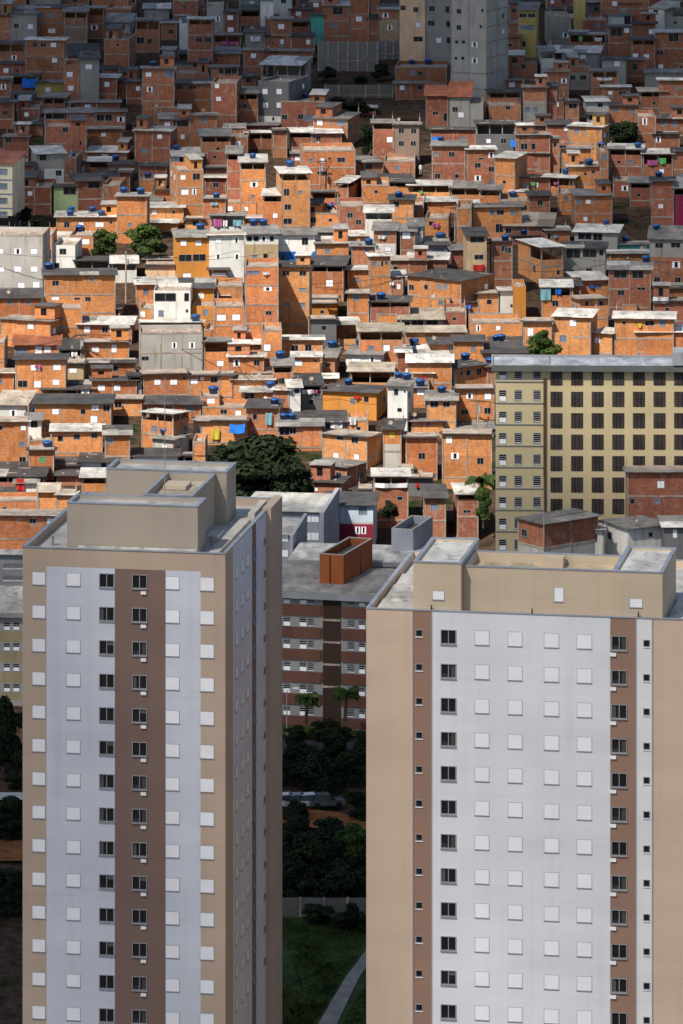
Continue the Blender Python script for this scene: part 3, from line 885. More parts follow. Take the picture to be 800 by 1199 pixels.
def build_house(h):
    rnd = random.Random(int(h['x0']*13+h['yt']*7+h['yb']))
    Y = dist_at(h['yb'])
    if h['x0'] > 590 and h['yb'] > 588: Y = 669-(h['yb']-588)*.2
    s = F/Y; xm = (h['x0']+h['x1'])/2
    dep = (h['yt']-YH)/F
    rd = h['rd'] if h['roof'] != 'n' else 9
    d = min(9.5, max(4.5, rd/(s*dep)))
    th = math.radians(rnd.uniform(-4, 5))
    if h['side']:
        sd, n = h['side']; q = n/(s*d)
        if q > .68: d = n/(s*.68); q = .68
        th = math.asin(q)*(1 if sd == 'R' else -1)
    fr0 = Fr((Y*(xm-CX)/F, Y, 0), th)
    a, _ = fr0.hit(h['x0'], h['yt']); b, _ = fr0.hit(h['x1'], h['yt'])
    O = fr0.O + fr0.ex*a
    zg = min(terrain(O.x, O.y), height_of(h['yb'], Y)) - 1.0
    if h['yb'] > 600 or Y < 670: zg = -147
    fr = Fr((O.x, O.y, zg), th); w = b-a
    H = fr.hit(xm, h['yt'])[1]
    h.update(fr=fr, w=w, H=H, d=d, Y=Y, s=s)
    wc = h['wall']; col = rnd.choice(PAL[wc]); _k = rnd.uniform(.88, 1.12); col = tuple(c*_k for c in col)
    brick = wc in 'bB'
    T = h['T']/s if h['T'] else 0
    name = 'terrace_house' if T and brick else 'brick_house' if brick else 'cement_house' if wc in 'gGcv' else 'painted_house'
    h['name'] = name
    root = empty(name, fr.O, -th); h['root'] = root
    # openings
    wins = []
    for k, px, py, pw, ph in h['wins']:
        x, z = fr.hit(px, py)
        ww, hh = WSIZE.get(k, (1.0, .95))
        if pw: ww, hh = pw/s/math.cos(th), ph/s
        x = min(max(x, ww/2+.15), w-ww/2-.15)
        if z+hh/2 > H-.08: z = H-.1-hh/2
        if ww > w-.3: continue
        wins.append((k, x, z, ww, hh))
    if not wins and w > 2.6 and not h['low']:       # small openings on facades that show no listed window
        vis = (h['yb']-h['yt'])/s-T
        for k in range(rnd.randint(1, max(1, int(w/2.6)))):
            ww = rnd.choice([.6, .8, .95]); z = H-T-1.15-(2.75 if vis > 4.2 and rnd.random() < .5 else 0)
            if vis > 1.9: wins.append((rnd.choice('DDSWH' if ww > .7 else 'D'), .7+(w-1.4)*(k+.5+rnd.uniform(-.2,.2))/max(1, int(w/2.6)), z, ww, ww*.95))
        wins = [q for q in wins if q[3]/2+.1 < q[1] < w-q[3]/2-.1]
    if brick and wins and w > 5:                    # further small openings in long facades
        n = int(w/2.4)
        for k in range(n):
            x = w*(k+.5)/n+rnd.uniform(-.2, .2); r0 = rnd.choice(wins)[2]
            for z in {r0, r0-2.75}:
                if rnd.random() < .30 and z > H-(h['yb']-h['yt'])/s+.6 and z+.5 < H-T-.1 and not any(abs(x-q[1]) < (q[3]+.9)/2+.25 and abs(z-q[2]) < 1.2 for q in wins):
                    ww = rnd.choice([.5, .7, .9]); wins.append((rnd.choice('DDSW' if ww > .6 else 'D'), x, z, ww, ww))
    Hf = H-T if T else H
    if Hf < 1.2: Hf = 1.2
    holes = [(x-ww/2, x+ww/2, z-hh/2, z+hh/2) for k, x, z, ww, hh in wins if z+hh/2 < Hf]
    zl = None
    if h['low']: zl = fr.hit(xm, h['low'][1])[1]; lc = PAL[h['low'][0]][0]; lm = 0 if h['low'][0] in 'bB' else 1
    wm = 0 if brick else 1
    # different storeys of one self-built house were bricked up years apart: slight hue change per storey
    tone = [rnd.uniform(.86, 1.12) for _ in range(12)]
    def colf(x, z):
        if zl is not None and z < zl: return lc
        k = tone[int(max(0, (H-z))//2.75) % 12] if brick else 1
        return tuple(c*k for c in col)
    matf = lambda x, z: lm if (zl is not None and z < zl) else wm
    zc = [H-2.75*k for k in range(1, 10) if H-2.75*k > .2] + ([zl] if zl else [])
    m = MB()
    hs = m.wall(0, w, 0, Hf, 0, holes, colf, matf, zc=zc)
    flat = h['roof'] == 'n'
    top = H-T-.9 if T else (H-.55 if flat else H)
    top = max(top, .8)
    # sides, back and top of the body
    zz = sorted({0.0, *[z for z in zc if z < (Hf if (T or flat) else H)], Hf})
    for z0, z1 in zip(zz, zz[1:]):
        c, mm = colf(0, (z0+z1)/2), matf(0, (z0+z1)/2)
        m.quad([(0,d,z0),(0,0,z0),(0,0,z1),(0,d,z1)], mm, c); m.quad([(w,0,z0),(w,d,z0),(w,d,z1),(w,0,z1)], mm, c)
        m.quad([(w,d,z0),(0,d,z0),(0,d,z1),(w,d,z1)], mm, c)
    if top < Hf:                                    # parapet: inner faces and coping
        t = .14; c = colf(0, Hf)
        m.quad([(t,t,top),(w-t,t,top),(w-t,d-t,top),(t,d-t,top)], 2, (.3,.28,.26))
        m.quad([(w-t,t,top),(t,t,top),(t,t,Hf),(w-t,t,Hf)], wm, c); m.quad([(t,d-t,top),(w-t,d-t,top),(w-t,d-t,Hf),(t,d-t,Hf)], wm, c)
        m.quad([(t,t,top),(t,d-t,top),(t,d-t,Hf),(t,t,Hf)], wm, c); m.quad([(w-t,d-t,top),(w-t,t,top),(w-t,t,Hf),(w-t,d-t,Hf)], wm, c)
        for q in (((0,0),(w,0),(w-t,t),(t,t)), ((w,0),(w,d),(w-t,d-t),(w-t,t)), ((w,d),(0,d),(t,d-t),(w-t,d-t)), ((0,d),(0,0),(t,t),(t,d-t))):
            m.quad([(x, y, Hf) for x, y in q], 2, (.36,.33,.30))
    else: m.quad([(0,0,Hf),(w,0,Hf),(w,d,Hf),(0,d,Hf)], 2, (.3,.28,.26))
    rise = 0
    if not flat:
        rise = max(-.9, min(1.9, h['rd']/s - d*dep))
        if rise > 0 or T:                           # gable triangles / back wall under the raised roof
            z0 = Hf
            if rise > 0: 
                m.quad([(w,d,z0),(0,d,z0),(0,d,H+rise),(w,d,H+rise)], wm, colf(0, H))
                for x in (.001, w-.001):
                    p = [(x,0,H),(x,d,z0),(x,d,H+rise)] if T == 0 else [(x,d*.55,z0),(x,d,z0),(x,d,H+rise),(x,d*.55,H+rise*.55)]
                    m.quad(p if x < 1 else p[::-1], wm, colf(0, H))
            elif T:
                m.quad([(w,d-.01,z0),(0,d-.01,z0),(0,d-.01,H+rise),(w,d-.01,H+rise)], wm, colf(0, H))
                m.quad([(.001,d*.5,z0),(.001,d,z0),(.001,d,H+rise),(.001,d*.5,H+rise*.5)], wm, colf(0, H))
    m.build('wall', [BRICK, PLASTER, CONC], root)
    # concrete frame: posts and floor beams left bare between the infill
    if brick or wc == 'c':
        b = MB(); cc = .035
        levels = [H-2.75*k for k in range(0 if flat else 1, 12) if .3 < H-2.75*k < Hf+.01]
        nx = max(1, round(w/3.4)); px_ = [w*i/nx for i in range(nx+1)]
        def free(x0, x1, z0, z1): return not any(x0 < q[1]+.03 and x1 > q[0]-.03 and z0 < q[3]+.03 and z1 > q[2]-.03 for q in hs)
        for z in levels:
            if z > Hf: continue
            z1 = min(z, Hf); z0 = z1-.24
            for x0, x1 in zip(px_, px_[1:]):
                if free(x0, x1, z0, z1): b.box(x0+.11, x1-.11, -cc, .05, z0, z1)
            b.box(w-.05, w+cc, .12, d-.12, z0, z1); b.box(-cc, .05, .12, d-.12, z0, z1)
        for i, x in enumerate(px_):
            x0 = min(max(x-.08, -cc), w+cc-.16); x1 = x0+.16
            seg = [0.0, Hf]
            if free(x0, x1, 0, Hf): b.box(x0, x1, -cc-.01, .06, 0, Hf-.002)
            elif i in (0, nx): b.box(x0, x1, -cc-.01, .06, 0, Hf-.002)
        for x0 in (-cc+.002, w+cc-.202):
            b.box(x0, x0+.2, d-.2, d+cc, 0, Hf-.003)
        if rnd.random() < .72 or d > 8: 
            b.box(w-.05, w+cc+.01, d*.5-.1, d*.5+.1, 0, Hf-.003); b.box(-cc-.01, .05, d*.5-.1, d*.5+.1, 0, Hf-.003)
        b.build('concrete_frame', CONC, root)
    if T:
        b = MB(); n = max(1, round(w/2.6))
        for i in range(n+1):
            x = .09+(w-.18)*i/n; b.box(x-.08, x+.08, .02, .18, Hf, H-.02)
        for x in (.09, w-.09): b.box(x-.08, x+.08, d*.5-.1, d*.5+.06, Hf, H+rise*.5-.02)
        b.box(0, w, .01, .17, H-.2, H-.021)
        b.build('terrace_frame', CONC, root)
    # roof
    if not flat:
        _k = rnd.uniform(.82, 1.12); rc = tuple(c*_k for c in ROOFC[h['roof']])
        oh = .42; sl = rise/d; m = MB()
        # laid as several runs of sheets, each slightly off its neighbour
        n = max(1, int(w/2.3)); xs = [-oh+(w+2*oh)*i/n for i in range(n+1)]
        for i in range(n):
            for j, (y0, y1) in enumerate(((-oh, d*.52), (d*.48, d+.2))):
                o = .02+j*.05+rnd.uniform(0, .035); _k = rnd.uniform(.78, 1.14); c = tuple(v*_k for v in rc)
                if rnd.random() < .07: c = tuple(v*.45 for v in rc) if h['roof'] != 'k' else (.35,.33,.30)
                a0, b0 = xs[i]-(.03 if i else 0), xs[i+1]; y0r = y0-rnd.uniform(0, .14)*(j == 0)
                za, zb = H+sl*y0r+o, H+sl*y1+o
                m.hexa([(a0,y0r,za),(b0,y0r,za),(b0,y1,zb),(a0,y1,zb),(a0,y0r,za+.07),(b0,y0r,za+.07),(b0,y1,zb+.07),(a0,y1,zb+.07)], 0, c)
        for _ in range(rnd.choice([0, 0, 1, 2, 3, 5])):       # bricks and boards that weigh the sheets down
            x, y = rnd.uniform(0, w-.6), rnd.uniform(.2, d-.8); z = H+sl*y+.12; r = rnd.uniform(.12, .3)
            if rnd.random() < .4: m.box(x, x+rnd.uniform(.8, 2), y, y+.15, z, z+.1, 1)
            else: m.box(x, x+r*1.4, y, y+r, z, z+r*.6, 1)
        m.build('roof', [SHEET, CONC], root)
    elif rnd.random() < .75:
        m = MB()
        for _ in range(rnd.randint(6, 18)):
            x, y = rnd.uniform(.3, max(.4, w-.6)), rnd.uniform(.3, d-.6); r = rnd.uniform(.12, .42)
            m.hexa([(x,y,top),(x+r,y+r*.2,top),(x+r*.8,y+r,top),(x-r*.1,y+r*.9,top),(x+r*.2,y+r*.2,top+r),(x+r*.7,y+r*.3,top+r*.9),(x+r*.6,y+r*.7,top+r*.7),(x+r*.2,y+r*.6,top+r*.8)])
        if rnd.random() < .5:
            for _ in range(3):
                x, y = rnd.uniform(.3, max(.4, w-.6)), rnd.uniform(.3, d-.6)
                m.tube((x,y,top), (x+rnd.uniform(-.1,.1),y,top+rnd.uniform(1.0,1.9)), .03, .03, 4)
        tag(m.build('rooftop_rubble', RUBBLE, root), kind='stuff')
    if (flat or T == 0 and rd < 8) and w > 3.6 and d > 4.2 and brick and h['x0'] != 287 and rnd.random() < (.42 if flat else .22):   # half-built room on the roof
        m = MB(); rw = rnd.uniform(1.6, min(3.2, w*.6)); rx = rnd.choice([.0, w-rw]); rh = rnd.uniform(1.3, 2.1); y0 = rnd.uniform(1.2, 2.0); z0 = top if flat else H+.1
        c2 = tuple(v*rnd.uniform(.9, 1.15) for v in col); m.wall(rx, rx+rw, z0, z0+rh, y0, [(rx+rw*.3, rx+rw*.6, z0+.45, z0+rh-.35)], lambda x, z: c2, lambda x, z: wm)
        m.box(rx+rw*.3, rx+rw*.6, y0+.14, y0+.16, z0+.45, z0+rh-.35, 3)
        m.quad([(rx,d,z0),(rx,y0,z0),(rx,y0,z0+rh),(rx,d,z0+rh)], wm, c2); m.quad([(rx+rw,y0,z0),(rx+rw,d,z0),(rx+rw,d,z0+rh),(rx+rw,y0,z0+rh)], wm, c2)
        rk = rnd.choice([(.09,.085,.085),(.34,.32,.30),(.6,.58,.54)]); m.box(rx-.2, rx+rw+.2, y0-.3, d+.1, z0+rh, z0+rh+.08, 4, rk)
        m.build('rooftop_room', [BRICK, PLASTER, CONC, GLASS, SHEET], root)
    if rnd.random() < .12:                          # satellite dish on the roof edge
        b = MB(); x = rnd.uniform(.4, max(.5, w-.6)); zt = (H+.1 if not flat else top); y = .5
        b.tube((x,y,zt-.2), (x,y,zt+.7), .03, .03, 5)
        b.lathe([(.02,0),(.16,.03),(.29,.11),(.30,.11),(.17,.02),(.02,-.02)], 12, 0, (.5,.5,.5)); k0 = len(b.v)-72
        R = Matrix.Rotation(math.radians(65), 3, 'X') @ Matrix.Rotation(.3, 3, 'Z')
        for i in range(k0, len(b.v)): v = R @ Vector(b.v[i]); b.v[i] = (v.x+x, v.y+y-.1, v.z+zt+.75)
        b.build('satellite_dish', CONC, root)
    if rnd.random() < .35:                          # unfinished column stubs with steel
        b = MB(); zt = H if not flat else Hf
        for x in ((.1, w-.1) if rnd.random() < .5 else (rnd.choice([.1, w-.1]),)):
            y = d-.1; z1 = zt+rise+rnd.uniform(.5, 1.1); b.box(x-.08, x+.08, y-.08, y+.08, Hf-.1, z1); b.tube((x,y,z1), (x+.05,y,z1+.7), .02, .02, 4)
        b.build('column_stub', CONC, root)
    for k, x, z, ww, hh in wins:
        if z+hh/2 < Hf: 
            o = put_window(root, k, x, 0, z, ww, hh)
    # windows on the side face that shows
    if h['side'] and h['side'][1] > 6:
        xs = w if h['side'][0] == 'R' else 0
        for k in range(4):
            z = H-1.5-2.75*k-(T if T else 0)
            if z < 1 or z+.5 > Hf: continue
            for q in (.28, .74):
                if rnd.random() < .45:
                    o = put_window(root, rnd.choice('DDWS'), xs, d*q, z, .95, .9, rz=math.pi/2 if xs else -math.pi/2)
                    o.location.x += .09 if xs else -.09
    return root
for h in HOUSES: build_house(h)

# ---------------------------------------------------------------- water tanks, laundry and tarpaulins
def roof_spot(px, py):
    best = None
    for h in HOUSES:
        e = 5 if h['roof'] != 'n' else 8
        if not (h['x0']-2 <= px <= h['x1']+2): continue
        top = h['yt']-max(h['rd'], 8)
        c = 0 if top-3 <= py <= h['yt']+e else min(abs(py-top), abs(py-h['yt']))
        if best is None or c < best[0]-1e-6 or (c == best[0] and h['yb'] > best[1]['yb']): best = (c, h)
    return best
def tank_meshes():
    m = MB(); m.lathe([(.42,0),(.50,.05),(.62,.68),(.66,.70),(.66,.74)], 16, 0, (.008,.055,.19))
    l = MB(); l.lathe([(.68,.74),(.69,.79),(.60,.88),(.30,.98),(.12,1.0),(.12,1.04)], 16, 0, (.012,.08,.26))
    return m.mesh('tank_body', [PLASTIC], True), l.mesh('tank_lid', [PLASTIC], True)
TB, TL = tank_meshes()
for px, py in TANKS:
    r = roof_spot(px, py+3)
    if not r or r[0] > 14: continue
    h = r[1]; fr = h['fr']; zt = h['H']-.55 if h['roof'] == 'n' else h['H']+.1
    rise = 0 if h['roof'] == 'n' else max(-.9, min(1.9, h['rd']/h['s']-h['d']*(h['yt']-YH)/F))
    x, y = fr.hitz(px, py+3, zt)
    x = min(max(x, .7), max(.7, h['w']-.7)); y = min(max(y, .75), h['d']-.75)
    z = zt + rise*y/h['d']
    if h['roof'] == 'n' and h['T']: z = h['H']-h['T']/h['s']-.9
    p = fr.O + fr.ex*x + fr.ey*y; sc = random.uniform(.85, 1.1)
    root = empty('water_tank', (p.x, p.y, fr.O.z+z), 0); root.scale = (sc,)*3
    if rise or h['roof'] != 'n':
        b = MB(); b.box(-.5, .5, -.5, .5, -.25, .0); b.build('stand', CONC, root)
    link('tank_body', TB, root); link('lid', TL, root)
    THINGS.append(dict(root=root, x=px, y=py, kind='tank', txt='blue round water tank on a roof'))
_r = random.Random(21)
for h in HOUSES:
    if _r.random() < .09 and 200 < h['yt'] < 590 and h['w'] > 3 and h['yb']-h['yt'] > 14:
        CLOTHS.append((h['x0']+(h['x1']-h['x0'])*_r.uniform(.3, .7), h['yt']+_r.uniform(5, 9), _r.uniform(4, 9), _r.uniform(3, 5), _r.choice('wwmeyulr')))
CN = {'u': 'blue', 'm': 'pink', 'w': 'white', 'e': 'pale blue', 'l': 'green', 'y': 'yellow', 'r': 'red'}
for px, py, pw, ph, c in CLOTHS:
    best = None
    for h in HOUSES:
        if h['x0']-1 <= px <= h['x1']+1 and h['yt']-4 <= py <= h['yb']+2:
            if best is None or h['yb'] > best['yb']: best = h
    if not best: continue
    h = best; fr = h['fr']; yl = -.22
    x, z = fr.hit(px, py, yl); w, hh = pw/h['s'], ph/h['s']; z += hh/2
    tarp = c == 'u' and pw > 8
    if not tarp: hh = min(hh, 3.0)
    m = MB(); nx, nz = 10, 5; rows = []
    for sgn in (0, 1):
        base = len(m.v)
        for j in range(nz+1):
            for i in range(nx+1):
                u, v = i/nx, j/nz
                yy = -.05-.10*math.sin(u*9+px)*v - (.9*v if tarp else 0) + sgn*.02
                m.v.append((-w/2+w*u, yy, -hh*v*(1 if not tarp else .9) - .08*math.sin(u*math.pi)*(1 if not tarp else 2)))
        for j in range(nz):
            for i in range(nx):
                a = base+j*(nx+1)+i; f = (a, a+nx+1, a+nx+2, a+1)
                m.f.append(f if not sgn else f[::-1]); m.m.append(0)
                k = 1.0
                if not tarp and c in 'wm' : k = (1.0, .55, .9, .8)[int(i*4/nx) % 4]
                m.c.append(tuple(q*k for q in CLC[c]))
    me = m.mesh('cloth', [CLOTH])
    o = link('tarpaulin' if tarp else 'laundry', me); p = fr.O+fr.ex*x+fr.ey*yl
    o.location = (p.x, p.y, fr.O.z+z); o.rotation_euler[2] = -fr.th
    THINGS.append(dict(root=o, x=px, y=py, kind='tarp' if tarp else 'laundry', txt=('blue tarpaulin over an opening' if tarp else CN[c]+' washing or sheet hanging on a facade')))
for h in HOUSES:
    st = max(1, min(7, round((h['yb']-h['yt'])/h['s']/2.75)))
    THINGS.append(dict(root=h['root'], x=(h['x0']+h['x1'])/2, y=(h['yt']+h['yb'])/2, kind='house', h=h, st=st,
        txt='%s %s house, %s' % (['','one-storey','two-storey','three-storey','four-storey','five-storey','six-storey','seven-storey'][st], CNAME[h['wall']], ('open terrace' if h['T'] else RNAME[h['roof']]))))
# ---------------------------------------------------------------- ground
def ground():
    m = MB()
    ys = [-400, -100, 150, 300, 400, 460, 500, 530, 560] + [560+8*i for i in range(1, 20)] + [720+10*i for i in range(1, 45)] + [1200, 1350, 1600, 2200, 4000, 9000]
    xs = [-6000, -2000, -800, -400, -250, -160, -120] + [-105+7*i for i in range(31)] + [120, 160, 250, 400, 800, 2000, 6000]
    idx = {}
    for j, y in enumerate(ys):
        for i, x in enumerate(xs):
            z = terrain(x, y)
            if y > 1170: z = terrain(x, 1170) + min(40, (y-1170)*.05)
            if 560 < y < 1170: z += .25*noise.noise(Vector((x*.15, y*.15, 0)))
            idx[i, j] = len(m.v); m.v.append((x, y, z))
    for j in range(len(ys)-1):
        for i in range(len(xs)-1):
            m.f.append((idx[i,j], idx[i+1,j], idx[i+1,j+1], idx[i,j+1])); m.m.append(0); m.c.append((.3,.3,.3))
    return tag(m.build('ground', SOIL, smooth=True), 'hillside and valley floor under the houses', kind='structure')
ground()
def gpt(px, py, lift=0.0):
    """point of the terrain seen at a photograph position"""
    y = 545.0 if py > 1000 else 590.0
    while y < 1100:
        z = -(py-YH)/F*y
        if z <= terrain(0, y)+lift: break
        y += .25
    return Vector(((px-CX)/F*y, y, terrain(0, y)+lift))
def ground_patch(name, pts, mat, lift, label, n=14):
    """strip draped over the terrain: pts = rows of (px_left, px_right, py)"""
    m = MB(); rows = []
    dense = []
    for (a, b) in zip(pts, pts[1:]):
        for k in range(5): t = k/5; dense.append([p+(q-p)*t for p, q in zip(a, b)])
    dense.append(pts[-1])
    for l, r, py in dense:
        A, B = gpt(l, py), gpt(r, py)
        row = []
        for i in range(n+1):
            p = A.lerp(B, i/n); z = terrain(p.x, p.y)+lift; row.append((p.x, p.y, z))
        rows.append(row)
    for a, b in zip(rows, rows[1:]):
        for i in range(n): m.quad([a[i], a[i+1], b[i+1], b[i]][::-1] if a[0][1] > b[0][1] else [b[i], b[i+1], a[i+1], a[i]][::-1])
    o = m.build(name, mat); me = o.data
    me.update()
    if sum(p.normal.z for p in me.polygons) < 0: me.flip_normals()
    return tag(o, label, kind='structure')
ground_patch('grass_field', [(240, 440, 1078), (230, 450, 1130), (220, 470, 1230)], GRASS, .30, 'green grass field between the towers')
ground_patch('grass_slope', [(240, 460, 832), (240, 460, 866)], GRASS, .30, 'dark grass slope below the banded apartment block')
ground_patch('road', [(220, 470, 868), (220, 470, 892)], ASPH, .32, 'asphalt road beyond the trees')
ground_patch('dirt_path', [(300, 345, 948), (310, 400, 956), (330, 450, 968), (380, 470, 975)], DIRT, .33, 'orange dirt track among the trees')
ground_patch('dirt_bank', [(-30, 60, 985), (-30, 60, 1012)], DIRT, .34, 'orange bare earth bank')
ground_patch('footpath', [(428, 442, 1118), (404, 420, 1150), (372, 394, 1205), (360, 384, 1230)], PATHC, .36, 'grey concrete footpath crossing the grass')
ground_patch('pavement', [(-40, 60, 932), (-40, 60, 941)], DECK, .36, 'pale strip of paving')

# ---------------------------------------------------------------- the two towers
BEIGE, WHITE_T, BROWN = (.52,.40,.31), (.64,.67,.74), (.225,.15,.125)
BEIGE_R = (.64,.49,.37)
def bandf(fr, bands, default):
    xs = [(fr.hit(a, 900)[0], fr.hit(b, 900)[0], c) for a, b, c in bands]
    def f(x, z):
        for a, b, c in xs:
            if a <= x < b: return c
        return default
    return f, sorted({v for a, b, c in xs for v in (a, b)})
def ring_block(name, parent, x0, x1, y0, y1, z0, z1, col, roofc=(.55,.54,.51), sink=.45, t=.28, cap=FLASH, z1b=None):
    """rooftop block: painted walls, sunk sheet roof, metal-capped parapet; z1b = height at its back"""
    zb = z1 if z1b is None else z1b
    m = MB()
    m.hexa([(x0,y0,z0),(x1,y0,z0),(x1,y1,z0),(x0,y1,z0),(x0,y0,z1-sink),(x1,y0,z1-sink),(x1,y1,zb-sink),(x0,y1,zb-sink)], 0, col)
    def rail(a0, a1, b0, b1, mat, lo, hi, e=0):
        f = lambda y: z1+(zb-z1)*(y-y0)/(y1-y0)
        m.hexa([(a0-e,b0-e,f(b0)-lo),(a1+e,b0-e,f(b0)-lo),(a1+e,b1+e,f(b1)-lo),(a0-e,b1+e,f(b1)-lo),(a0-e,b0-e,f(b0)+hi),(a1+e,b0-e,f(b0)+hi),(a1+e,b1+e,f(b1)+hi),(a0-e,b1+e,f(b1)+hi)], mat, col)
    for q in ((x0,x1,y0,y0+t),(x0,x1,y1-t,y1),(x0,x0+t,y0+t,y1-t),(x1-t,x1,y0+t,y1-t)):
        rail(*q, 0, sink+.001, -.06)
    o = m.build(name, [PAINT], parent)
    c = MB(); m2 = m; m = c
    e = .05
    for q in ((x0-e,x1+e,y0-e,y0+t),(x0-e,x1+e,y1-t,y1+e),(x0-e,x0+t,y0+t,y1-t),(x1-t,x1+e,y0+t,y1-t)):
        rail(*q, 0, .062, .03)
    c.build('parapet_flashing', [cap], o)
    r = MB(); f = lambda y: z1+(zb-z1)*(y-y0)/(y1-y0)
    r.hexa([(x0+t,y0+t,f(y0)-sink),(x1-t,y0+t,f(y0)-sink),(x1-t,y1-t,f(y1)-sink),(x0+t,y1-t,f(y1)-sink)]+[(x0+t,y0+t,f(y0)-sink+.05),(x1-t,y0+t,f(y0)-sink+.05),(x1-t,y1-t,f(y1)-sink+.05),(x0+t,y1-t,f(y1)-sink+.05)], 0, roofc)
    r.build('roof_sheet', [SHEET], o)
    return o

def left_tower():
    Yc = 464.0; zt = height_of(650.5, Yc)
    fr = Fr(((264-CX)/F*Yc, Yc, zt), math.radians(9.4))
    x0 = fr.hit(26.5, 800)[0]; Dp = 24.8; Hb = -(163.5+zt)
    root = empty('apartment_tower', fr.O+Vector((0,0,Hb)), -fr.th)
    tag(root, 'beige, white and brown tower with stepped rooftop blocks and a thin mast', 'tower')
    L = -Hb
    def Z(z): return z+L
    f, xc = bandf(fr, [(20, 54.5, BEIGE), (54.5, 134.5, WHITE_T), (134.5, 194, BROWN), (194, 235, WHITE_T), (235, 300, BEIGE)], BEIGE)
    zb = Z(fr.hit(95, 664.5)[1]); top = Z(0)
    col = lambda x, z: BEIGE if z > zb else f(x, z)
    rows = [fr.hit(163.5, 681+39.22*k)[1] for k in range(15)]
    ww = {}
    holes = []
    cols = [(45.5, 'V', 1.16, 1.14, 0), (86, 'V', 1.20, 1.14, 0), (125, 'A', 1.30, 1.20, 0), (163.5, 'A', 1.30, 1.20, 0), (202, 'V', 1.22, 1.14, 0), (242.5, 'V', 1.20, 1.18, 0)]
    for px, k, w, h, _ in cols:
        x = fr.hit(px, 800)[0]
        for r in rows:
            if k == 'A': holes.append((x-w/2, x+w/2, Z(r)-h/2, Z(r)+h/2))
    m = MB(); m.wall(x0, 0, 0, top, 0, holes, col, lambda x, z: 0, .16, zc=[zb], xc=xc)
    # side: stripes by photograph column
    sb = [(fr.hitx(a, 620)[0], c) for a, c in ((264, BEIGE), (273, WHITE_T), (295.3, BROWN), (300, WHITE_T), (311.5, BEIGE))] + [(Dp, None)]
    zs = Z(0)
    for (a, c), (b, _) in zip(sb, sb[1:]):
        a = max(a, 0); b = min(b, Dp)
        if b > a: m.quad([(0,a,0),(0,b,0),(0,b,zs),(0,a,zs)], 0, c)
    m.quad([(0,Dp,0),(x0,Dp,0),(x0,Dp,zs),(0,Dp,zs)], 0, BEIGE)
    m.quad([(x0,Dp,0),(x0,0,0),(x0,0,zs),(x0,Dp,zs)], 0, BEIGE)
    m.build('walls', [PAINT], root)
    # far wing steps a little proud of the side
    b = MB(); a = sb[-2][0]; b.box(-.3, .45, a, Dp+.02, 0, zs+.35, 0, BEIGE); b.build('wing', [PAINT], root)
    d = MB(); d.quad([(x0,0,zs-.55),(0,0,zs-.55),(0,Dp,zs-.55),(x0,Dp,zs-.55)]); d.build('roof_deck', [DECK], root)
    p = MB(); t = .3
    for q in ((x0,0,.002,t),(x0,0,Dp-t,Dp-.01),(x0,x0+t,t,Dp-t),(-t,-.002,t,Dp-t)): p.box(q[0],q[1],q[2],q[3],zs-.56,zs+.12, 0, BEIGE)
    p.build('parapet', [PAINT], root)
    p = MB(); 
    for q in ((x0-.06,.06,-.06,t),(x0-.06,.06,Dp-t,Dp+.06),(x0-.06,x0+t,t,Dp-t),(-t,.06,t,Dp-t)): p.box(q[0],q[1],q[2],q[3],zs+.121,zs+.19)
    p.build('parapet_flashing', [FLASH], root)
    for px, k, w, h, _ in cols:
        x = fr.hit(px, 800)[0]
        for i, r in enumerate(rows):
            put_window(root, k, x, 0, Z(r)-(.04 if k == 'V' else 0), w, h, 'shutter_window' if k == 'V' else 'window')
            if px == 163.5:
                v = MB(); v.box(x+.12, x+.58, -.14, 0, Z(r)-1.05, Z(r)-.80); v.build('vent_hood', [SHUT], root)
    # belt lines
    for r in rows[::1]:
        pass
    for px in (277, 283.6, 290):
        y = fr.hitx(px, 650)[0]
        for r in rows[:14]:
            o = put_window(root, 'V', 0, y, Z(r)-.04, 1.0, 1.14, 'shutter_window', math.pi/2)
    for px in (297.5, 309.5):
        y = fr.hitx(px, 620)[0]
        for r in rows[:14]:
            put_window(root, 'A' if px < 300 else 'a', .07, y, Z(r), .9 if px < 300 else .6, 1.0 if px < 300 else .6, 'side_window', math.pi/2)
    # rooftop blocks
    def X(px, py, yl): return fr.hit(px, py, yl)
    yl = 1.6; a = X(78.6, 640, yl)[0]; b_ = X(231.6, 640, yl)[0]; z1 = Z(X(155, 590.5, yl)[1])
    ring_block('stair_block', root, a, b_, yl, yl+3.7, zs-.56, z1, (.44,.375,.30), sink=.35)
    y2 = 15.5; c = X(124.5, 600, y2)[0]; e = X(265.5, 600, y2)[0]; z2 = Z(X(195, 550.5, y2)[1])
    ring_block('tank_room_block', root, c, e, y2, y2+4.4, zs-.56, z2, (.44,.375,.30), sink=.35)
    ym = yl+3.7; g0 = X(168, 585, ym)[0]; g1 = X(226, 585, ym)[0]; zm = Z(X(226, 580.5, ym)[1])
    ring_block('corridor_block', root, g0, g1, ym+.01, y2-.01, zs-.56, zm, (.44,.375,.30), (.52,.46,.36), sink=.7, t=.2)
    m = MB(); m.box(g0+.6, g0+2.6, ym+5.5, ym+8, zm-.6, zm-.28, 0, (.6,.5,.36)); m.build('roof_hatch', [PAINT], root)
    # ridge sheet in front of the stair block and clutter of pipes on the deck
    m = MB(); m.hexa([(a+1,.5,zs-.5),(b_,.5,zs-.5),(b_,1.5,zs-.5),(a+1,1.5,zs-.5),(a+1,.5,zs-.2),(b_,.5,zs-.2),(b_,1.5,zs+.15),(a+1,1.5,zs+.15)], 0, (.55,.54,.5)); m.build('apron_sheet', [SHEET], root)
    m = MB()
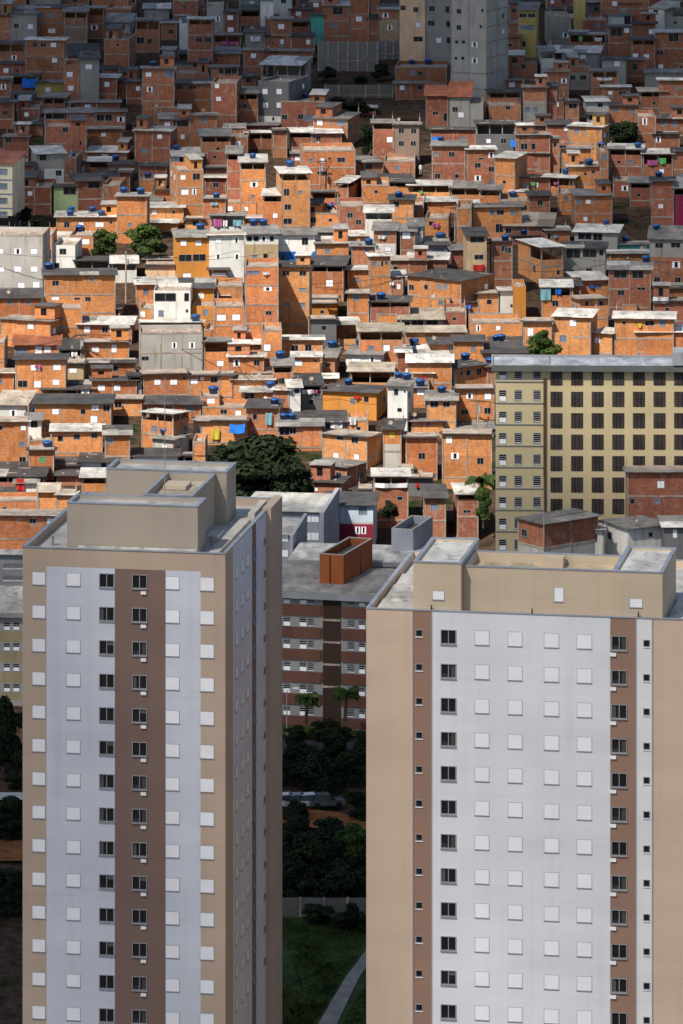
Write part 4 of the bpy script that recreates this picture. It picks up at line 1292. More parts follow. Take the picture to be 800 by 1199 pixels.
    for x_, y_ in ((x0+1.6, 4.5), (x0+2.2, 9.0), (-2.4, 6.5), (-4.2, 14.0)): m.tube((x_,y_,zs-.55), (x_,y_,zs+.25), .11, .11, 8); m.tube((x_,y_,zs+.25), (x_,y_,zs+.36), .2, .05, 8)
    m.build('vent_pipe', [ALU], root)
    m = MB(); m.box(-1.9, -1.0, 2.5, Dp-6, zs-.54, zs-.25, 0, (.5,.5,.5)); m.box(-3.2, -2.2, 8, 11, zs-.54, zs-.1, 0, (.5,.5,.5)); m.box(-1.2, -.6, 17, 23, zs-.54, zs+.3, 0, (.5,.5,.5)); m.build('roof_ducts', [DECK], root)
    m = MB(); bx, by = X(179.5, 619, yl+3.7)[0]+.4, ym+3; h = 9.5
    m.tube((bx,by,zm-.7), (bx,by,zm+h), .045, .025, 6); m.tube((bx-.35,by,zm+h-.4),(bx+.35,by,zm+h-.4),.02,.02,4); m.build('lightning_mast', [ALU], root)
left_tower()

def right_tower():
    Yc = 457.0; zt = height_of(713, Yc)
    fr = Fr(((429-CX)/F*Yc, Yc, zt), math.radians(9.6))
    Wd = 34.0; Dp = 24.0; Hb = -(163.5+zt); L = -Hb
    root = empty('apartment_tower', fr.O+Vector((0,0,Hb)), -fr.th)
    tag(root, 'beige tower with a broad bright white centre and four columns of white shutters', 'tower')
    Z = lambda z: z+L
    f, xc = bandf(fr, [(400, 483.8, BEIGE_R), (483.8, 505.5, (.33,.205,.15)), (505.5, 714.8, (.76,.78,.81)), (714.8, 744.8, (.33,.205,.15)), (744.8, 764.2, (.78,.79,.80))], BEIGE_R)
    rows = [fr.hit(525.3, 745.8+39.9*k)[1] for k in range(14)]
    cols = [(491, 'a', .58, .60, .22), (525.3, 'A', 1.28, 1.20, 0), (564.6, 'V', 1.22, 1.26, 0), (603.3, 'V', 1.22, 1.26, 0), (646, 'V', 1.24, 1.26, 0), (684.5, 'V', 1.24, 1.26, 0), (725.3, 'A', 1.28, 1.22, 0), (757.4, 'a', .56, .60, .05)]
    holes = []; top = Z(0)
    for px, k, w, h, dz in cols:
        if k != 'V':
            x = fr.hit(px, 900)[0]
            for r in rows: holes.append((x-w/2, x+w/2, Z(r)+dz-h/2, Z(r)+dz+h/2))
    m = MB(); m.wall(0, Wd, 0, top, 0, holes, f, lambda x, z: 0, .16, xc=xc)
    m.quad([(Wd,0,0),(Wd,Dp,0),(Wd,Dp,top),(Wd,0,top)], 0, BEIGE_R); m.quad([(0,Dp,0),(0,0,0),(0,0,top),(0,Dp,top)], 0, BEIGE_R)
    m.quad([(Wd,Dp,0),(0,Dp,0),(0,Dp,top),(Wd,Dp,top)], 0, BEIGE_R)
    m.build('walls', [PAINT], root)
    for px, k, w, h, dz in cols:
        x = fr.hit(px, 900)[0]
        for r in rows:
            put_window(root, k, x, 0, Z(r)+dz, w, h, {'V': 'shutter_window', 'A': 'window', 'a': 'bathroom_window'}[k])
            if px == 725.3:
                v = MB(); v.box(x-.72, x-.24, -.14, 0, Z(r)-1.08, Z(r)-.82); v.build('vent_hood', [SHUT], root)
    j = MB()
    for px in (483.8, 505.5, 744.8, 764.2):       # joint strips between colour panels
        x = fr.hit(px, 900)[0]; j.box(x-.04, x+.04, -.05, .0, 0, top-.01, 0)
    j.build('panel_joint', [ALU], root)
    zs = top
    d = MB(); d.quad([(0,0,zs-.6),(Wd,0,zs-.6),(Wd,Dp,zs-.6),(0,Dp,zs-.6)]); d.build('roof_deck', [DECK], root)
    p = MB(); t = .28
    for q in ((0,Wd,.002,t),(0,Wd,Dp-t,Dp-.01),(.002,t,t,Dp-t),(Wd-t,Wd-.002,t,Dp-t)): p.box(*q, zs-.61, zs+.02, 0, BEIGE_R)
    p.build('parapet', [PAINT], root)
    p = MB()
    for q in ((-.06,Wd+.06,-.06,t),(-.06,Wd+.06,Dp-t,Dp+.06),(-.06,t,t,Dp-t),(Wd-t,Wd+.06,t,Dp-t)): p.box(*q, zs+.021, zs+.09)
    p.build('parapet_flashing', [FLASH], root)
    X = fr.hit
    PB = (.60,.49,.36)
    yl = .35
    a = X(484, 690, yl)[0]; b = X(540, 690, yl)[0]; z1 = Z(X(512, 658.5, yl)[1])
    ring_block('lift_block', root, a, b, yl, yl+10.3, zs-.6, z1, PB, (.72,.70,.64), sink=.3)
    put_window(root, 'V', X(513.6, 697.5, yl)[0], yl, Z(X(513.6, 697.5, yl)[1]), 1.0, .8, 'shutter_window')
    c = X(718.3, 690, yl)[0]; e = X(776, 690, yl)[0]; z1r = Z(X(747, 669.5, yl)[1])
    ring_block('lift_block', root, c, e, yl, yl+10.3, zs-.6, z1r, PB, (.72,.70,.64), sink=.3)
    put_window(root, 'V', X(745, 706.5, yl)[0], yl, Z(X(745, 706.5, yl)[1]), 1.05, .8, 'shutter_window')
    ym = 1.5; zm = Z(X(630, 665.5, ym)[1])
    ring_block('tank_room_block', root, b+.02, c-.02, ym, ym+6.4, zs-.6, zm, PB, (.62,.52,.36), sink=.9, t=.22)
    put_window(root, 'V', X(654.7, 696.5, ym)[0], ym, Z(X(654.7, 696.5, ym)[1]), .8, 1.25, 'shutter_window')
    xm = X(651, 660, ym+5.5)[0]; m = MB(); m.box(xm-.75, xm+.75, ym+4.4, ym+5.9, zm-.9, zm-.02, 0, PB); m.build('roof_hatch', [PAINT], root)
    # corrugated wing roofs either side of the lift blocks
    for x0, x1 in ((.5, a-.25), (e+.3, Wd-.5)):
        m = MB()
        n = max(2, int((x1-x0)/1.1))
        for i in range(n):
            u0, u1 = x0+(x1-x0)*i/n, x0+(x1-x0)*(i+1)/n
            for (q0, q1) in ((.5, 6), (5.9, 11.5), (11.4, 16)):
                c_ = random.uniform(.5, .66); m.hexa([(u0,q0,zs-.55),(u1,q0,zs-.55),(u1,q1,zs-.35),(u0,q1,zs-.35),(u0,q0,zs-.45),(u1,q0,zs-.45),(u1,q1,zs-.28),(u0,q1,zs-.28)], 0, (c_,c_*.97,c_*.9))
        m.build('wing_roof_sheet', [SHEET], root)
    m = MB(); hx, hy = fr.hitz(465, 704, -.4); m.lathe([(.55,0),(.55,.12),(.3,.26)], 16, 0, (.6,.58,.52), (hx, hy, zs-.45)); m.build('vent_cap', [PAINT], root)
    m = MB(); m.box(a-.22, a-.02, 4, 16.5, zs-.6, zs+.9, 0, PB); m.build('side_parapet', [PAINT], root)
    m = MB()
    for px, py in ((505, 710), (623, 714), (747.5, 719)):
        x = X(px, py)[0]; m.tube((x,.12,zs+.05), (x,.12,zs+.5), .07, .05, 6)
    m.build('roof_vent_pipe', [GLASS], root)
    m = MB(); x, y = X(637, 640, 9)[0], 9.0; m.tube((x,y,zs-.6), (x,y,zs+9.5), .045, .02, 6); m.build('lightning_mast', [ALU], root)
right_tower()

# ---------------------------------------------------------------- generic slab block helper
def slab(name, label, cat, px0, px1, pyt, Y, th, depth, wallc, zbase, roofc=None, roofrise=0, fascia=None, holes=(), wallname='walls', mat=None, colf=None, parapet=None, zc=(), xc=()):
    fr = Fr(((px0-CX)/F*Y, Y, 0), math.radians(th))
    xa = fr.hit(px0, pyt)[0]; O = fr.O+fr.ex*xa
    z = -(pyt-YH)/F*O.y
    fr = Fr((O.x, O.y, zbase), math.radians(th)); w = fr.hit(px1, pyt)[0]; H = z-zbase
    root = empty(name, fr.O, -fr.th); tag(root, label, cat)
    m = MB(); cf = colf(fr) if colf else (lambda x, z: wallc)
    hs = [(fr.hit(px, py)[0], fr.hit(px, py)[1], ww, hh, k, nm) for (px, py, ww, hh, k, nm) in holes]
    m.wall(0, w, 0, H, 0, [(x-a/2, x+a/2, q-b/2, q+b/2) for x, q, a, b, k, nm in hs if k not in 'V'], cf, lambda x, z: 0, .16, zc=zc, xc=xc)
    m.quad([(0,depth,0),(0,0,0),(0,0,H),(0,depth,H)], 0, wallc); m.quad([(w,0,0),(w,depth,0),(w,depth,H),(w,0,H)], 0, wallc)
    m.quad([(w,depth,0),(0,depth,0),(0,depth,H),(w,depth,H)], 0, wallc)
    if not parapet: m.quad([(0,0,H),(w,0,H),(w,depth,H),(0,depth,H)], 0, (.4,.4,.38))
    else: m.quad([(0,0,H-parapet),(w,0,H-parapet),(w,depth,H-parapet),(0,depth,H-parapet)], 0, (.10,.09,.08))
    m.build(wallname, [mat or PAINT], root)
    if parapet:
        p = MB(); t = .25
        for q in ((0,w,.003,t),(0,w,depth-t,depth),(.003,t,t,depth-t),(w-t,w-.003,t,depth-t)): p.box(*q, H-parapet-.01, H-.02, 0, wallc); p.box(*q, H-.019, H+.06, 0, (.45,.43,.40))
        p.build('parapet', [mat or PAINT], root)
    for x, q, a, b, k, nm in hs: put_window(root, k, x, 0, q, a, b, nm)
    if roofc:
        r = MB(); n = max(2, int(w/1.6)); oh = .45
        for i in range(n):
            u0, u1 = -oh+(w+2*oh)*i/n, -oh+(w+2*oh)*(i+1)/n
            for k in range(2):
                y0, y1 = (-oh, depth*.51) if k == 0 else (depth*.49, depth+oh)
                za, zb = H+.04+k*.05+roofrise*max(0, y0)/depth, H+.04+k*.05+roofrise*y1/depth
                _k = random.uniform(.84, 1.1); c = tuple(v*_k for v in roofc)
                r.hexa([(u0,y0,za),(u1,y0,za),(u1,y1,zb),(u0,y1,zb),(u0,y0,za+.08),(u1,y0,za+.08),(u1,y1,zb+.08),(u0,y1,zb+.08)], 0, c)
        r.build('roof', [SHEET], root)
    if fascia:
        fh, fc = fascia; b = MB(); b.box(-.5, w+.5, -.55, -.02, H-fh, H+.03, 0, fc); b.box(w+.02, w+.5, -.02, depth+.4, H-fh, H+.03, 0, fc); b.box(-.5, -.02, -.02, depth+.4, H-fh, H+.03, 0, fc)
        b.build('fascia', [PLASTER], root)
    return root, fr, w, H

# yellow apartment block on the hill foot
def yellow_block():
    YEL = (.62,.51,.30)
    holes = []
    for k in range(9):
        y = 438.2+25.05*k
        if k == 8: y -= .5
        for px, kd in ((588.7, 'j'), (607, 'J'), (629, 'J')): holes.append((px, y, .92, 1.36, kd, 'slatted_window'))
    root, fr, w, H = slab('apartment_block', 'yellow apartment block with dark square louvres and a grey parapet', 'apartment block', 580.5, 875, 427.5, 676, 1.6, 6.0, YEL, -150, holes=holes, fascia=None, roofc=(.42,.45,.50), roofrise=-.15,
        zc=[])
    # louvre panels
    x0 = fr.hit(641, 500)[0]
    for k in range(8):
        y = 442.2+25.1*k
        for i in range(9):
            px = 651.7+24.15*i; x, z = fr.hit(px, y); wv, hv = 1.46, 1.82
            b = MB()
            b.box(x-wv/2, x+wv/2, -.05, .0, z-hv/2, z+hv/2, 0)
            for q in range(7): zz = z-hv/2+.12+q*hv/7; b.box(x-wv/2+.06, x+wv/2-.06, -.10, -.051, zz, zz+.13, 0)
            for q in (-.24, .24): b.box(x+q-.03, x+q+.03, -.12, -.101, z-hv/2, z+hv/2, 1)
            b.build('louvre_panel', [LOUVRE, GLASS], root)
    b = MB()
    for k in range(9):
        z = fr.hit(600, 446.0+25.05*k)[1]; b.box(.0, x0-.5, -.12, -.003, z-.09, z)
    b.build('window_ledge', [ALU], root)
    b = MB(); x = fr.hit(638, 500)[0]; b.box(x-.16, x+.16, -.22, -.003, 0, H-1.5); b.build('rainwater_pipe', [m_flat('rust_brown', (.10,.05,.03))], root)
    b = MB(); b.box(-.5, w+.3, -.75, -.125, H-.62, H-.03, 0, (.13,.14,.13)); b.box(-.5, -.003, -.125, 6.9, H-.62, H-.03, 0, (.13,.14,.13)); b.build('eave_band', [PLASTER], root)
    b = MB(); b.box(-.5, w+.3, 6.1, 6.4, H-.1, H+.25, 0, (.30,.31,.33)); xs = fr.hit(643, 420)[0]; b.box(xs-.1, xs+.1, -.5, 6.1, H+.0, H+.26, 0, (.3,.31,.33)); b.box(-.5, -.3, -.5, 6.1, H+.0, H+.26, 0, (.3,.31,.33)); b.build('roof_parapet', [PLASTER], root)
    b = MB(); bx = fr.hit(788.5, 418)[0]; b.box(bx, bx+4, -.9, 3, H+.2, H+1.8, 0, (.34,.36,.38)); b.build('tank_room', [PLASTER], root)
yellow_block()

# red-banded block between the towers
def banded_block():
    Y = 648.0; RB, GR = (.135,.062,.045), (.27,.27,.26)
    holes = []
    for k in range(6):
        y = 703+26.1*k
        for px, wv in ((336, .9), (355, .9), (364, .8), (411, .9), (424, .8), (437, .8)):
            yy = y + (px-380)*.045
            holes.append((px, yy, wv, 1.15, 'J' if px in (364, 411) else 'j', 'slatted_window'))
    def cf(fr):
        zz = [fr.hit(380, 709.5+26.1*k)[1] for k in range(7)]; zt = [fr.hit(380, 722.5+26.1*k)[1] for k in range(7)]
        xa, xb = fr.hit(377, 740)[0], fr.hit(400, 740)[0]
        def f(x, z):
            if xa < x < xb: return (.045,.028,.022)  # flat wall coloured near-black for the shade of the stair recess
            for a, b in zip(zz, zt):
                if b <= z <= a: return RB
            return GR
        f.z = zz+zt; f.x = [xa, xb]
        return f
    tmp = Fr(((300-CX)/F*Y, Y, -150), math.radians(13))
    root, fr, w, H = slab('apartment_block', 'brown-banded apartment block with slatted windows in the gap between the towers', 'apartment block', 300, 505, 690, Y, 13, 14, GR, -152, roofc=(.34,.32,.29), roofrise=0, fascia=(.75, (.30,.31,.33)), holes=holes, colf=cf,
        zc=[-(p-YH)/F*646+152 for k in range(6) for p in (709.5+26.1*k, 722.5+26.1*k)], xc=[8.0, 10.2])
    b = MB()
    for k in range(1, 5):
        z = fr.hit(388, 700+26.1*k)[1]; xa, xb = fr.hit(378, 740)[0], fr.hit(399, 740)[0]; b.box(xa, xb, -.06, .0, z-.12, z+.12)
    b.build('stair_beam', [CONC], root)
    # projecting balcony bands
    b = MB()
    for k in range(5):
        for pa, pb in ((300, 376), (401, 500)):
            x0, x1 = fr.hit(pa, 720)[0], fr.hit(pb, 720)[0]; z0, z1 = fr.hit(380, 722+26.1*k)[1], fr.hit(380, 710+26.1*k)[1]
            b.box(x0, x1, -.12, -.003, z0, z1, 0, RB)
    b.build('balcony_band', [PLASTER], root)
    # orange tank tower standing on the same roof line
    root2, f2, w2, H2 = slab('tank_tower', 'orange rendered tank tower with an open dark top', 'tank tower', 374.3, 402.5, 648.5, 651, 19, 10.5, (.36,.105,.035), -150, mat=PLASTER, parapet=.9)
    b = MB()
    for q in (.42,): b.box(w2*q, w2*q+.12, -.06, -.003, 0, H2-.1)
    b.box(w2+.003, w2+.06, 6, 6.12, 0, H2-.1); b.build('drain_pipe', [GLASS], root2)
    slab('tank_tower', 'narrow grey tank tower with an open top beside the white-roofed tower block', 'tank tower', 458.5, 484, 619, 668, 17, 8.5, (.36,.38,.43), -150, mat=PLASTER, parapet=.9)
    # grey stepped blocks behind the left tower
    W = [(px, py, 1.0, 1.0, 'W', 'window') for py in (607, 628) for px in (360, 369)]
    r, f, w, H = slab('grey_block', 'grey stepped block with a pale sheet roof and a high party wall', 'apartment block', 285, 376, 597, 690, 9, 11, (.30,.31,.34), -150, roofc=(.50,.49,.46), holes=W, mat=PLASTER)
    b = MB(); b.hexa([(w,-1,0),(w+.5,-1,0),(w+.5,11.5,0),(w,11.5,0),(w,-1,H+.1),(w+.5,-1,H+.1),(w+.5,11.5,H+.9),(w,11.5,H+.9)], 0, (.35,.37,.42)); b.build('party_wall', [PLASTER], r)
    W = [(px, py, 1.0, .9, 'W', 'window') for py in (630, 648, 664) for px in (333,)]
    r, f, w, H = slab('grey_block', 'lower grey stepped block tucked against the left tower', 'apartment block', 300, 341, 625, 672, 9, 9, (.29,.30,.33), -150, roofc=(.48,.47,.44), holes=W, mat=PLASTER)
    b = MB(); b.hexa([(w,-1,0),(w+.4,-1,0),(w+.4,9.5,0),(w,9.5,0),(w,-1,H+.1),(w+.4,-1,H+.1),(w+.4,9.5,H+.8),(w,9.5,H+.8)], 0, (.34,.36,.41)); b.build('party_wall', [PLASTER], r)
    slab('grey_block', 'low grey block with a long pale roof behind the orange tank tower', 'apartment block', 342, 510, 655, 663, 8, 9, (.22,.22,.22), -150, roofc=(.55,.54,.50), fascia=(.5, (.30,.31,.32)), mat=PLASTER)
    slab('painted_house', 'pale blue house over a magenta ground floor between tank tower and grey block', 'house', 379, 437, 591, 700, 4, 8, (.50,.58,.68), -150, roofc=(.07,.07,.07), mat=PLASTER,
         holes=[(425, 598, 1.1, 1.0, 'S', 'window'), (390, 620, .6, .8, 'H', 'window'), (394, 620, .5, .8, 'W', 'window'), (419, 621, .6, .9, 'H', 'window'), (426, 621, .6, .9, 'H', 'window')],
         colf=lambda fr: (lambda x, z: (.50,.58,.68) if z > fr.hit(400, 611.5)[1] else ((.45,.44,.42) if z > fr.hit(400, 614)[1] else (.24,.02,.05))), zc=[-(611.5-YH)/F*699.5+150, -(614-YH)/F*699.5+150])
banded_block()

# blocks on the left edge, behind the left tower
def left_edge():
    W = [(px, py, .8, 1.0, 'j', 'slatted_window') for py in (733, 757, 781, 805) for px in (8, 19)]
    def cf(fr):
        bands = [(fr.hit(10, 742+24*k)[1], fr.hit(10, 750+24*k)[1]) for k in range(5)]
        def f(x, z):
            for a, b in bands:
                if b <= z <= a: return (.33,.27,.16)
            return (.33,.32,.31)
        return f
    slab('apartment_block', 'mustard-banded apartment block half hidden by the left tower', 'apartment block', -45, 60, 716, 655, 6, 14, (.33,.32,.31), -156, roofc=(.50,.47,.42), holes=W, colf=cf, mat=PLASTER, fascia=(.5, (.28,.28,.27)),
         zc=[-(p+24*k-YH)/F*653+156 for k in range(5) for p in (742, 750)])
    W = [(px, py, 1.5, .9, 'J', 'slatted_window') for py in (663, 677, 692) for px in (10, 22)]
    r, f, w, H = slab('grey_block', 'grey block with a wide patched sheet roof left of the tower', 'apartment block', -60, 66, 648, 684, 5, 13, (.24,.25,.27), -152, roofc=(.42,.44,.46), holes=W, mat=PLASTER)
    b = MB(); b.hexa([(w,-1,0),(w+.4,-1,0),(w+.4,13.5,0),(w,13.5,0),(w,-1,H+.1),(w+.4,-1,H+.1),(w+.4,13.5,H+1.2),(w,13.5,H+1.2)], 0, (.36,.37,.40)); b.build('party_wall', [PLASTER], r)
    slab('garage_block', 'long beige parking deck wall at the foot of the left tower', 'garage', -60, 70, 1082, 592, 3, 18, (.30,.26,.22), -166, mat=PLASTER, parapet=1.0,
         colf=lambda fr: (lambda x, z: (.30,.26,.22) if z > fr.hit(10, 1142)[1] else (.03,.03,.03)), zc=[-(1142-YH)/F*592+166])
left_edge()

# cream apartment block with blue-grey bands, left edge on the hill
def cream_block():
    CR = (.62,.58,.44); Y = dist_at(275)
    W = [(4, y, 1.3, 1.0, 'S', 'window') for y in (201, 218, 235, 251, 268)]+[(-12, y, 1.3, 1.0, 'S', 'window') for y in (201, 218, 235, 251, 268)]
    def cf(fr):
        bands = [(fr.hit(0, 210.5+16.6*k)[1], fr.hit(0, 212.5+16.6*k)[1]) for k in range(4)]
        def f(x, z):
            for a, b in bands:
                if b <= z <= a: return (.16,.20,.28)
            return CR
        return f
    r, f, w, H = slab('apartment_block', 'cream apartment block with blue-grey bands and red tiled roof', 'apartment block', -45, 14.5, 190, Y, 9, 9, CR, -121, roofc=(.28,.10,.06), roofrise=.6, holes=W, colf=cf, mat=PLASTER,
         zc=[-(p+16.6*k-YH)/F*Y*.998+121 for k in range(4) for p in (210.5, 212.5)])
    for k in range(5):
        for q in (2.5, 6): put_window(r, 'D', w-.07, q, f.hit(0, 201+16.7*k)[1], 1.0, 1.1, 'side_window', math.pi/2)
cream_block()

# retaining walls on the upper slope
def retaining():
    Y = dist_at(80)
    def rw(name, label, p0, p1, yt, yb, c, t=.5, panels=6):
        Yq = dist_at(yb); s = F/Yq
        fr = Fr(((p0-CX)/F*Yq, Yq, 0), 0); w = (p1-p0)/s; z0 = terrain(0, Yq)-1; z1 = -(yt-YH)/F*Yq
        o = empty(name, (fr.O.x, Yq, z0)); tag(o, label, 'wall')
        b = MB(); b.box(0, w, 0, t, 0, z1-z0, 0, c); b.build('wall_panel', [PLASTER], o)
        b = MB()
        for i in range(panels+1): x = w*i/panels; b.box(x-.15, x+.15, -.12, -.003, 0, z1-z0+.1)
        b.box(0, w, -.08, -.003, (z1-z0)*.45, (z1-z0)*.45+.2); b.build('wall_post', [CONC], o)
    rw('retaining_wall', 'tall grey concrete retaining wall below the green roof', 373, 442, 49, 81, (.20,.19,.17))
    rw('corrugated_fence', 'blue-grey sheet fence beside the retaining wall', 442.5, 470, 48, 67, (.17,.18,.21), .3, 3)
    rw('retaining_wall', 'lower pale retaining wall between two dark hedges', 381, 460, 99.5, 112, (.17,.155,.13), .5, 5)
retaining()

# ---------------------------------------------------------------- vegetation
def leaf_cloud(m, c, r, n, size, rnd):
    """leaf-sized faces through the volume of one clump"""
    for _ in range(n):
        while True:
            d = Vector((rnd.uniform(-1,1), rnd.uniform(-1,1), rnd.uniform(-1,1)))
            if .05 < d.length < 1: break
        d = d.normalized()*(d.length**.45)
        p = c + Vector((d.x*r[0], d.y*r[1], d.z*r[2]))*(1+.18*rnd.uniform(-1,1))
        a = (d+Vector((rnd.uniform(-.8,.8), rnd.uniform(-.8,.8), rnd.uniform(-.4,1.0)))).normalized()
        u = a.orthogonal().normalized(); u = (Matrix.Rotation(rnd.uniform(0, 6.28), 3, a) @ u); v = a.cross(u); s = size*rnd.uniform(.6, 1.4)
        m.quad([p-u*s-v*s*.45, p+u*s*.2-v*s*.7, p+u*s+v*s*.2, p-u*s*.1+v*s*.75])
def tree_meshes(seed, w=1.0, h=1.0, clumps=20, n=240, trunk=.35, size=.24, W=7.0, H=8.0):
    rnd = random.Random(seed); c = MB(); t = MB()
    t.tube((0,0,-1.0), (0,0,H*trunk), .28, .2, 7); 
    for i in range(clumps):
        a = rnd.uniform(0, 6.28); k = rnd.uniform(0, .78)*(1 if i else 0); z = H*(.13+.66*rnd.random()**.8*(1-.3*k))
        r = W*.5*rnd.uniform(.22, .42); p = Vector((math.cos(a)*k*(W*.5), math.sin(a)*k*(W*.5), z))
        leaf_cloud(c, p, (r, r, r*rnd.uniform(.6, .85)), n, size, rnd)
        if i % 2 == 0: t.tube((0,0,H*trunk*.8), p, .14, .05, 5)
    return c.mesh('crown', [LEAFM]), c.mesh('crown_dark', [LEAFD]), t.mesh('trunk', [BARK])
TREES = [tree_meshes(11), tree_meshes(12, clumps=24), tree_meshes(13, clumps=15, n=260), tree_meshes(14, clumps=32, n=230)]
def plant(px, py, wpx, hpx, label, kind='tree', var=0, dark=True, Y=None, name=None, group=None):
    """px, py: foot of the tree as the photograph has it; wpx, hpx: crown width and whole height in photograph pixels"""
    Y = Y or dist_at(py); s = F/Y; z = -(py-YH)/F*Y
    o = empty(name or 'broadleaf_tree', ((px-CX)/F*Y, Y, z), random.uniform(0, 6.28)); tag(o, label, kind, group)
    a, b, t = TREES[var]
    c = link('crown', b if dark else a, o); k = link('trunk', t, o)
    o.scale = (wpx/s/7.2, wpx/s/7.2, hpx/s/7.6)
    return o
plant(121, 300, 34, 36, 'smaller grey-green tree of the twin trees above the white house', var=0, dark=False)
plant(172, 303, 58, 46, 'larger round green tree of the twin trees beside the orange painted house', var=3, dark=False)
plant(302, 604, 150, 104, 'huge dark spreading tree behind the left tower roof', var=3, Y=712)
plant(262, 594, 86, 84, 'dark tree filling the side of the huge spreading tree', var=1, Y=716)
plant(338, 600, 70, 76, 'dark drooping tree in front of the brick house with a sheet roof', var=0, Y=708)
plant(636, 421, 42, 40, 'bright green tree rising behind the yellow block parapet', var=1, dark=False, Y=F/8.2)
plant(735, 178, 48, 40, 'dark green tree among the upper brick houses', var=3)
plant(716, 168, 26, 26, 'small dark tree leaning on the larger tree among upper brick houses', var=0)
plant(430, 182, 24, 46, 'tall narrow dark tree below the hedges', var=2)
plant(384, 93, 24, 18, 'rounded dark bush at the foot of the tall retaining wall', 'bush', 1, name='bush')
plant(446, 92, 28, 20, 'wide dark bush under the blue-grey sheet fence', 'bush', 3, name='bush')
plant(423, 98, 22, 11, 'flat dark bush between two rounded bushes', 'bush', 0, name='bush')
plant(396, 131, 34, 20, 'dark hedge bush by the grey house', 'bush', 3, name='bush')
plant(420, 133, 34, 22, 'dark hedge bush above the narrow tall tree', 'bush', 1, name='bush')
plant(455, 608, 24, 26, 'small dark round tree beside the blue and magenta house', var=1, Y=695)
plant(460, 545, 22, 28, 'green shrub growing under the yellow window', 'bush', 0, False, name='bush')
plant(566, 612, 26, 50, 'leafy green tree against the yellow block corner', var=2, dark=False, Y=700)
plant(40, 272, 26, 20, 'scrubby bush on the shaded bank by the cream block', 'bush', 2, name='bush')
plant(30, 262, 22, 22, 'dark scrub bush in the gap beside the cream block', 'bush', 0, name='bush')
plant(655, 655, 14, 8, 'tiny shrub on the yard below the yellow block', 'bush', 0, False, Y=668, name='bush')
# valley floor trees, near to far
VT = [(345, 1060, 62, 62, 3, 'dark tree in front of the low concrete wall'), (398, 1066, 70, 70, 1, 'broad dark tree beside the right tower above the wall'),
      (368, 1030, 80, 62, 3, 'widest dark tree in the middle of the gap'), (415, 1018, 56, 60, 0, 'dark tree touching the right tower edge, mid gap'),
      (338, 1002, 44, 46, 2, 'dark tree beside the left tower edge, mid gap'), (372, 932, 66, 60, 1, 'dark bushy tree above the parked cars'),
      (408, 920, 56, 46, 3, 'wide dark tree near the road above the dirt track'), (340, 918, 48, 46, 0, 'dark tree near the lamp post'),
      (418, 962, 34, 42, 2, 'grey-green tree beside the dirt track'), (345, 962, 36, 30, 1, 'low tree under the parked cars')]
for px, py, w, h, v, lab in VT:
    p = gpt(px, py); plant(px, py, w, h, lab, var=v, Y=p.y, dark=(px % 2 == 0 or px == 345))
for i, (px, py, w, h, v, lab) in enumerate([(352, 902, 50, 40, 2, 'dark tree in the strip between road and cars, by the left tower'), (392, 895, 54, 44, 3, 'dark tree in the strip between road and cars, mid gap'), (424, 900, 40, 48, 1, 'dark tree in the strip between road and cars, by the right tower'),
        (330, 1028, 46, 56, 1, 'dark tree hard against the left tower above the wall'), (388, 995, 60, 42, 0, 'dark tree just below the dirt track'), (350, 985, 48, 34, 3, 'low dark tree at the dirt track edge near the left tower'), (424, 1050, 44, 60, 0, 'dark tree hard against the right tower above the wall'), (372, 1084, 46, 30, 2, 'low dark tree overhanging the concrete wall'), (412, 1092, 44, 40, 1, 'dark tree at the top corner of the grass field'), (385, 868, 60, 26, 0, 'low dark tree on the slope under the banded block'), (345, 870, 36, 22, 2, 'low dark tree near the street lamp on the slope')]):
    p = gpt(px, py); plant(px, py, w, h, lab, var=v, Y=p.y)
def tufts():
    rnd = random.Random(5); m = MB()
    for _ in range(9000):
        py = 1078+147*rnd.random(); px = rnd.uniform(300, 440)
        if abs(px-(435-(py-1118)*.62)) < 16 and py > 1105: continue
        p = gpt(px, py, .28); k = noise.noise(Vector((p.x*.25, p.y*.12, 0)))
        if k < -.45: continue
        a = rnd.uniform(0, 3.14); hh = rnd.uniform(.08, .24)*(1+k); u = Vector((math.cos(a), math.sin(a), 0))*hh*.5
        m.quad([p-u, p+u, p+u*1.5+Vector((0,0,hh)), p-u*1.3+Vector((0,0,hh*.9))])
    tag(m.build('tall_grass', [GRASS]), 'uneven tall grass on the field between the towers', 'grass', kind='stuff')
_g = {}
def gpt_cached(): pass
tufts()
for px, py, w, h, v, lab in [(4, 905, 54, 98, 3, 'tall dark conifer-like tree at the frame edge'), (18, 900, 30, 46, 1, 'dark tree against the mustard-banded block'), (6, 985, 40, 34, 0, 'dark tree under the pale paving'), (20, 984, 26, 28, 2, 'dark shrubby tree beside the left tower foot, below the paving'),
                             (5, 1072, 36, 36, 3, 'dark tree above the parking deck'), (20, 1076, 26, 38, 1, 'dark tree between the dirt bank and parking deck'), (14, 960, 44, 30, 3, 'low spreading tree just under the pale paving'), (2, 1040, 30, 26, 2, 'small tree below the orange bank at the frame edge'), (22, 1050, 30, 34, 0, 'tree below the orange bank touching the tower'), (16, 925, 30, 26, 2, 'small tree just above the pale paving')]:
    p = gpt(px, py); plant(px, py, w, h, lab, var=v, Y=p.y)
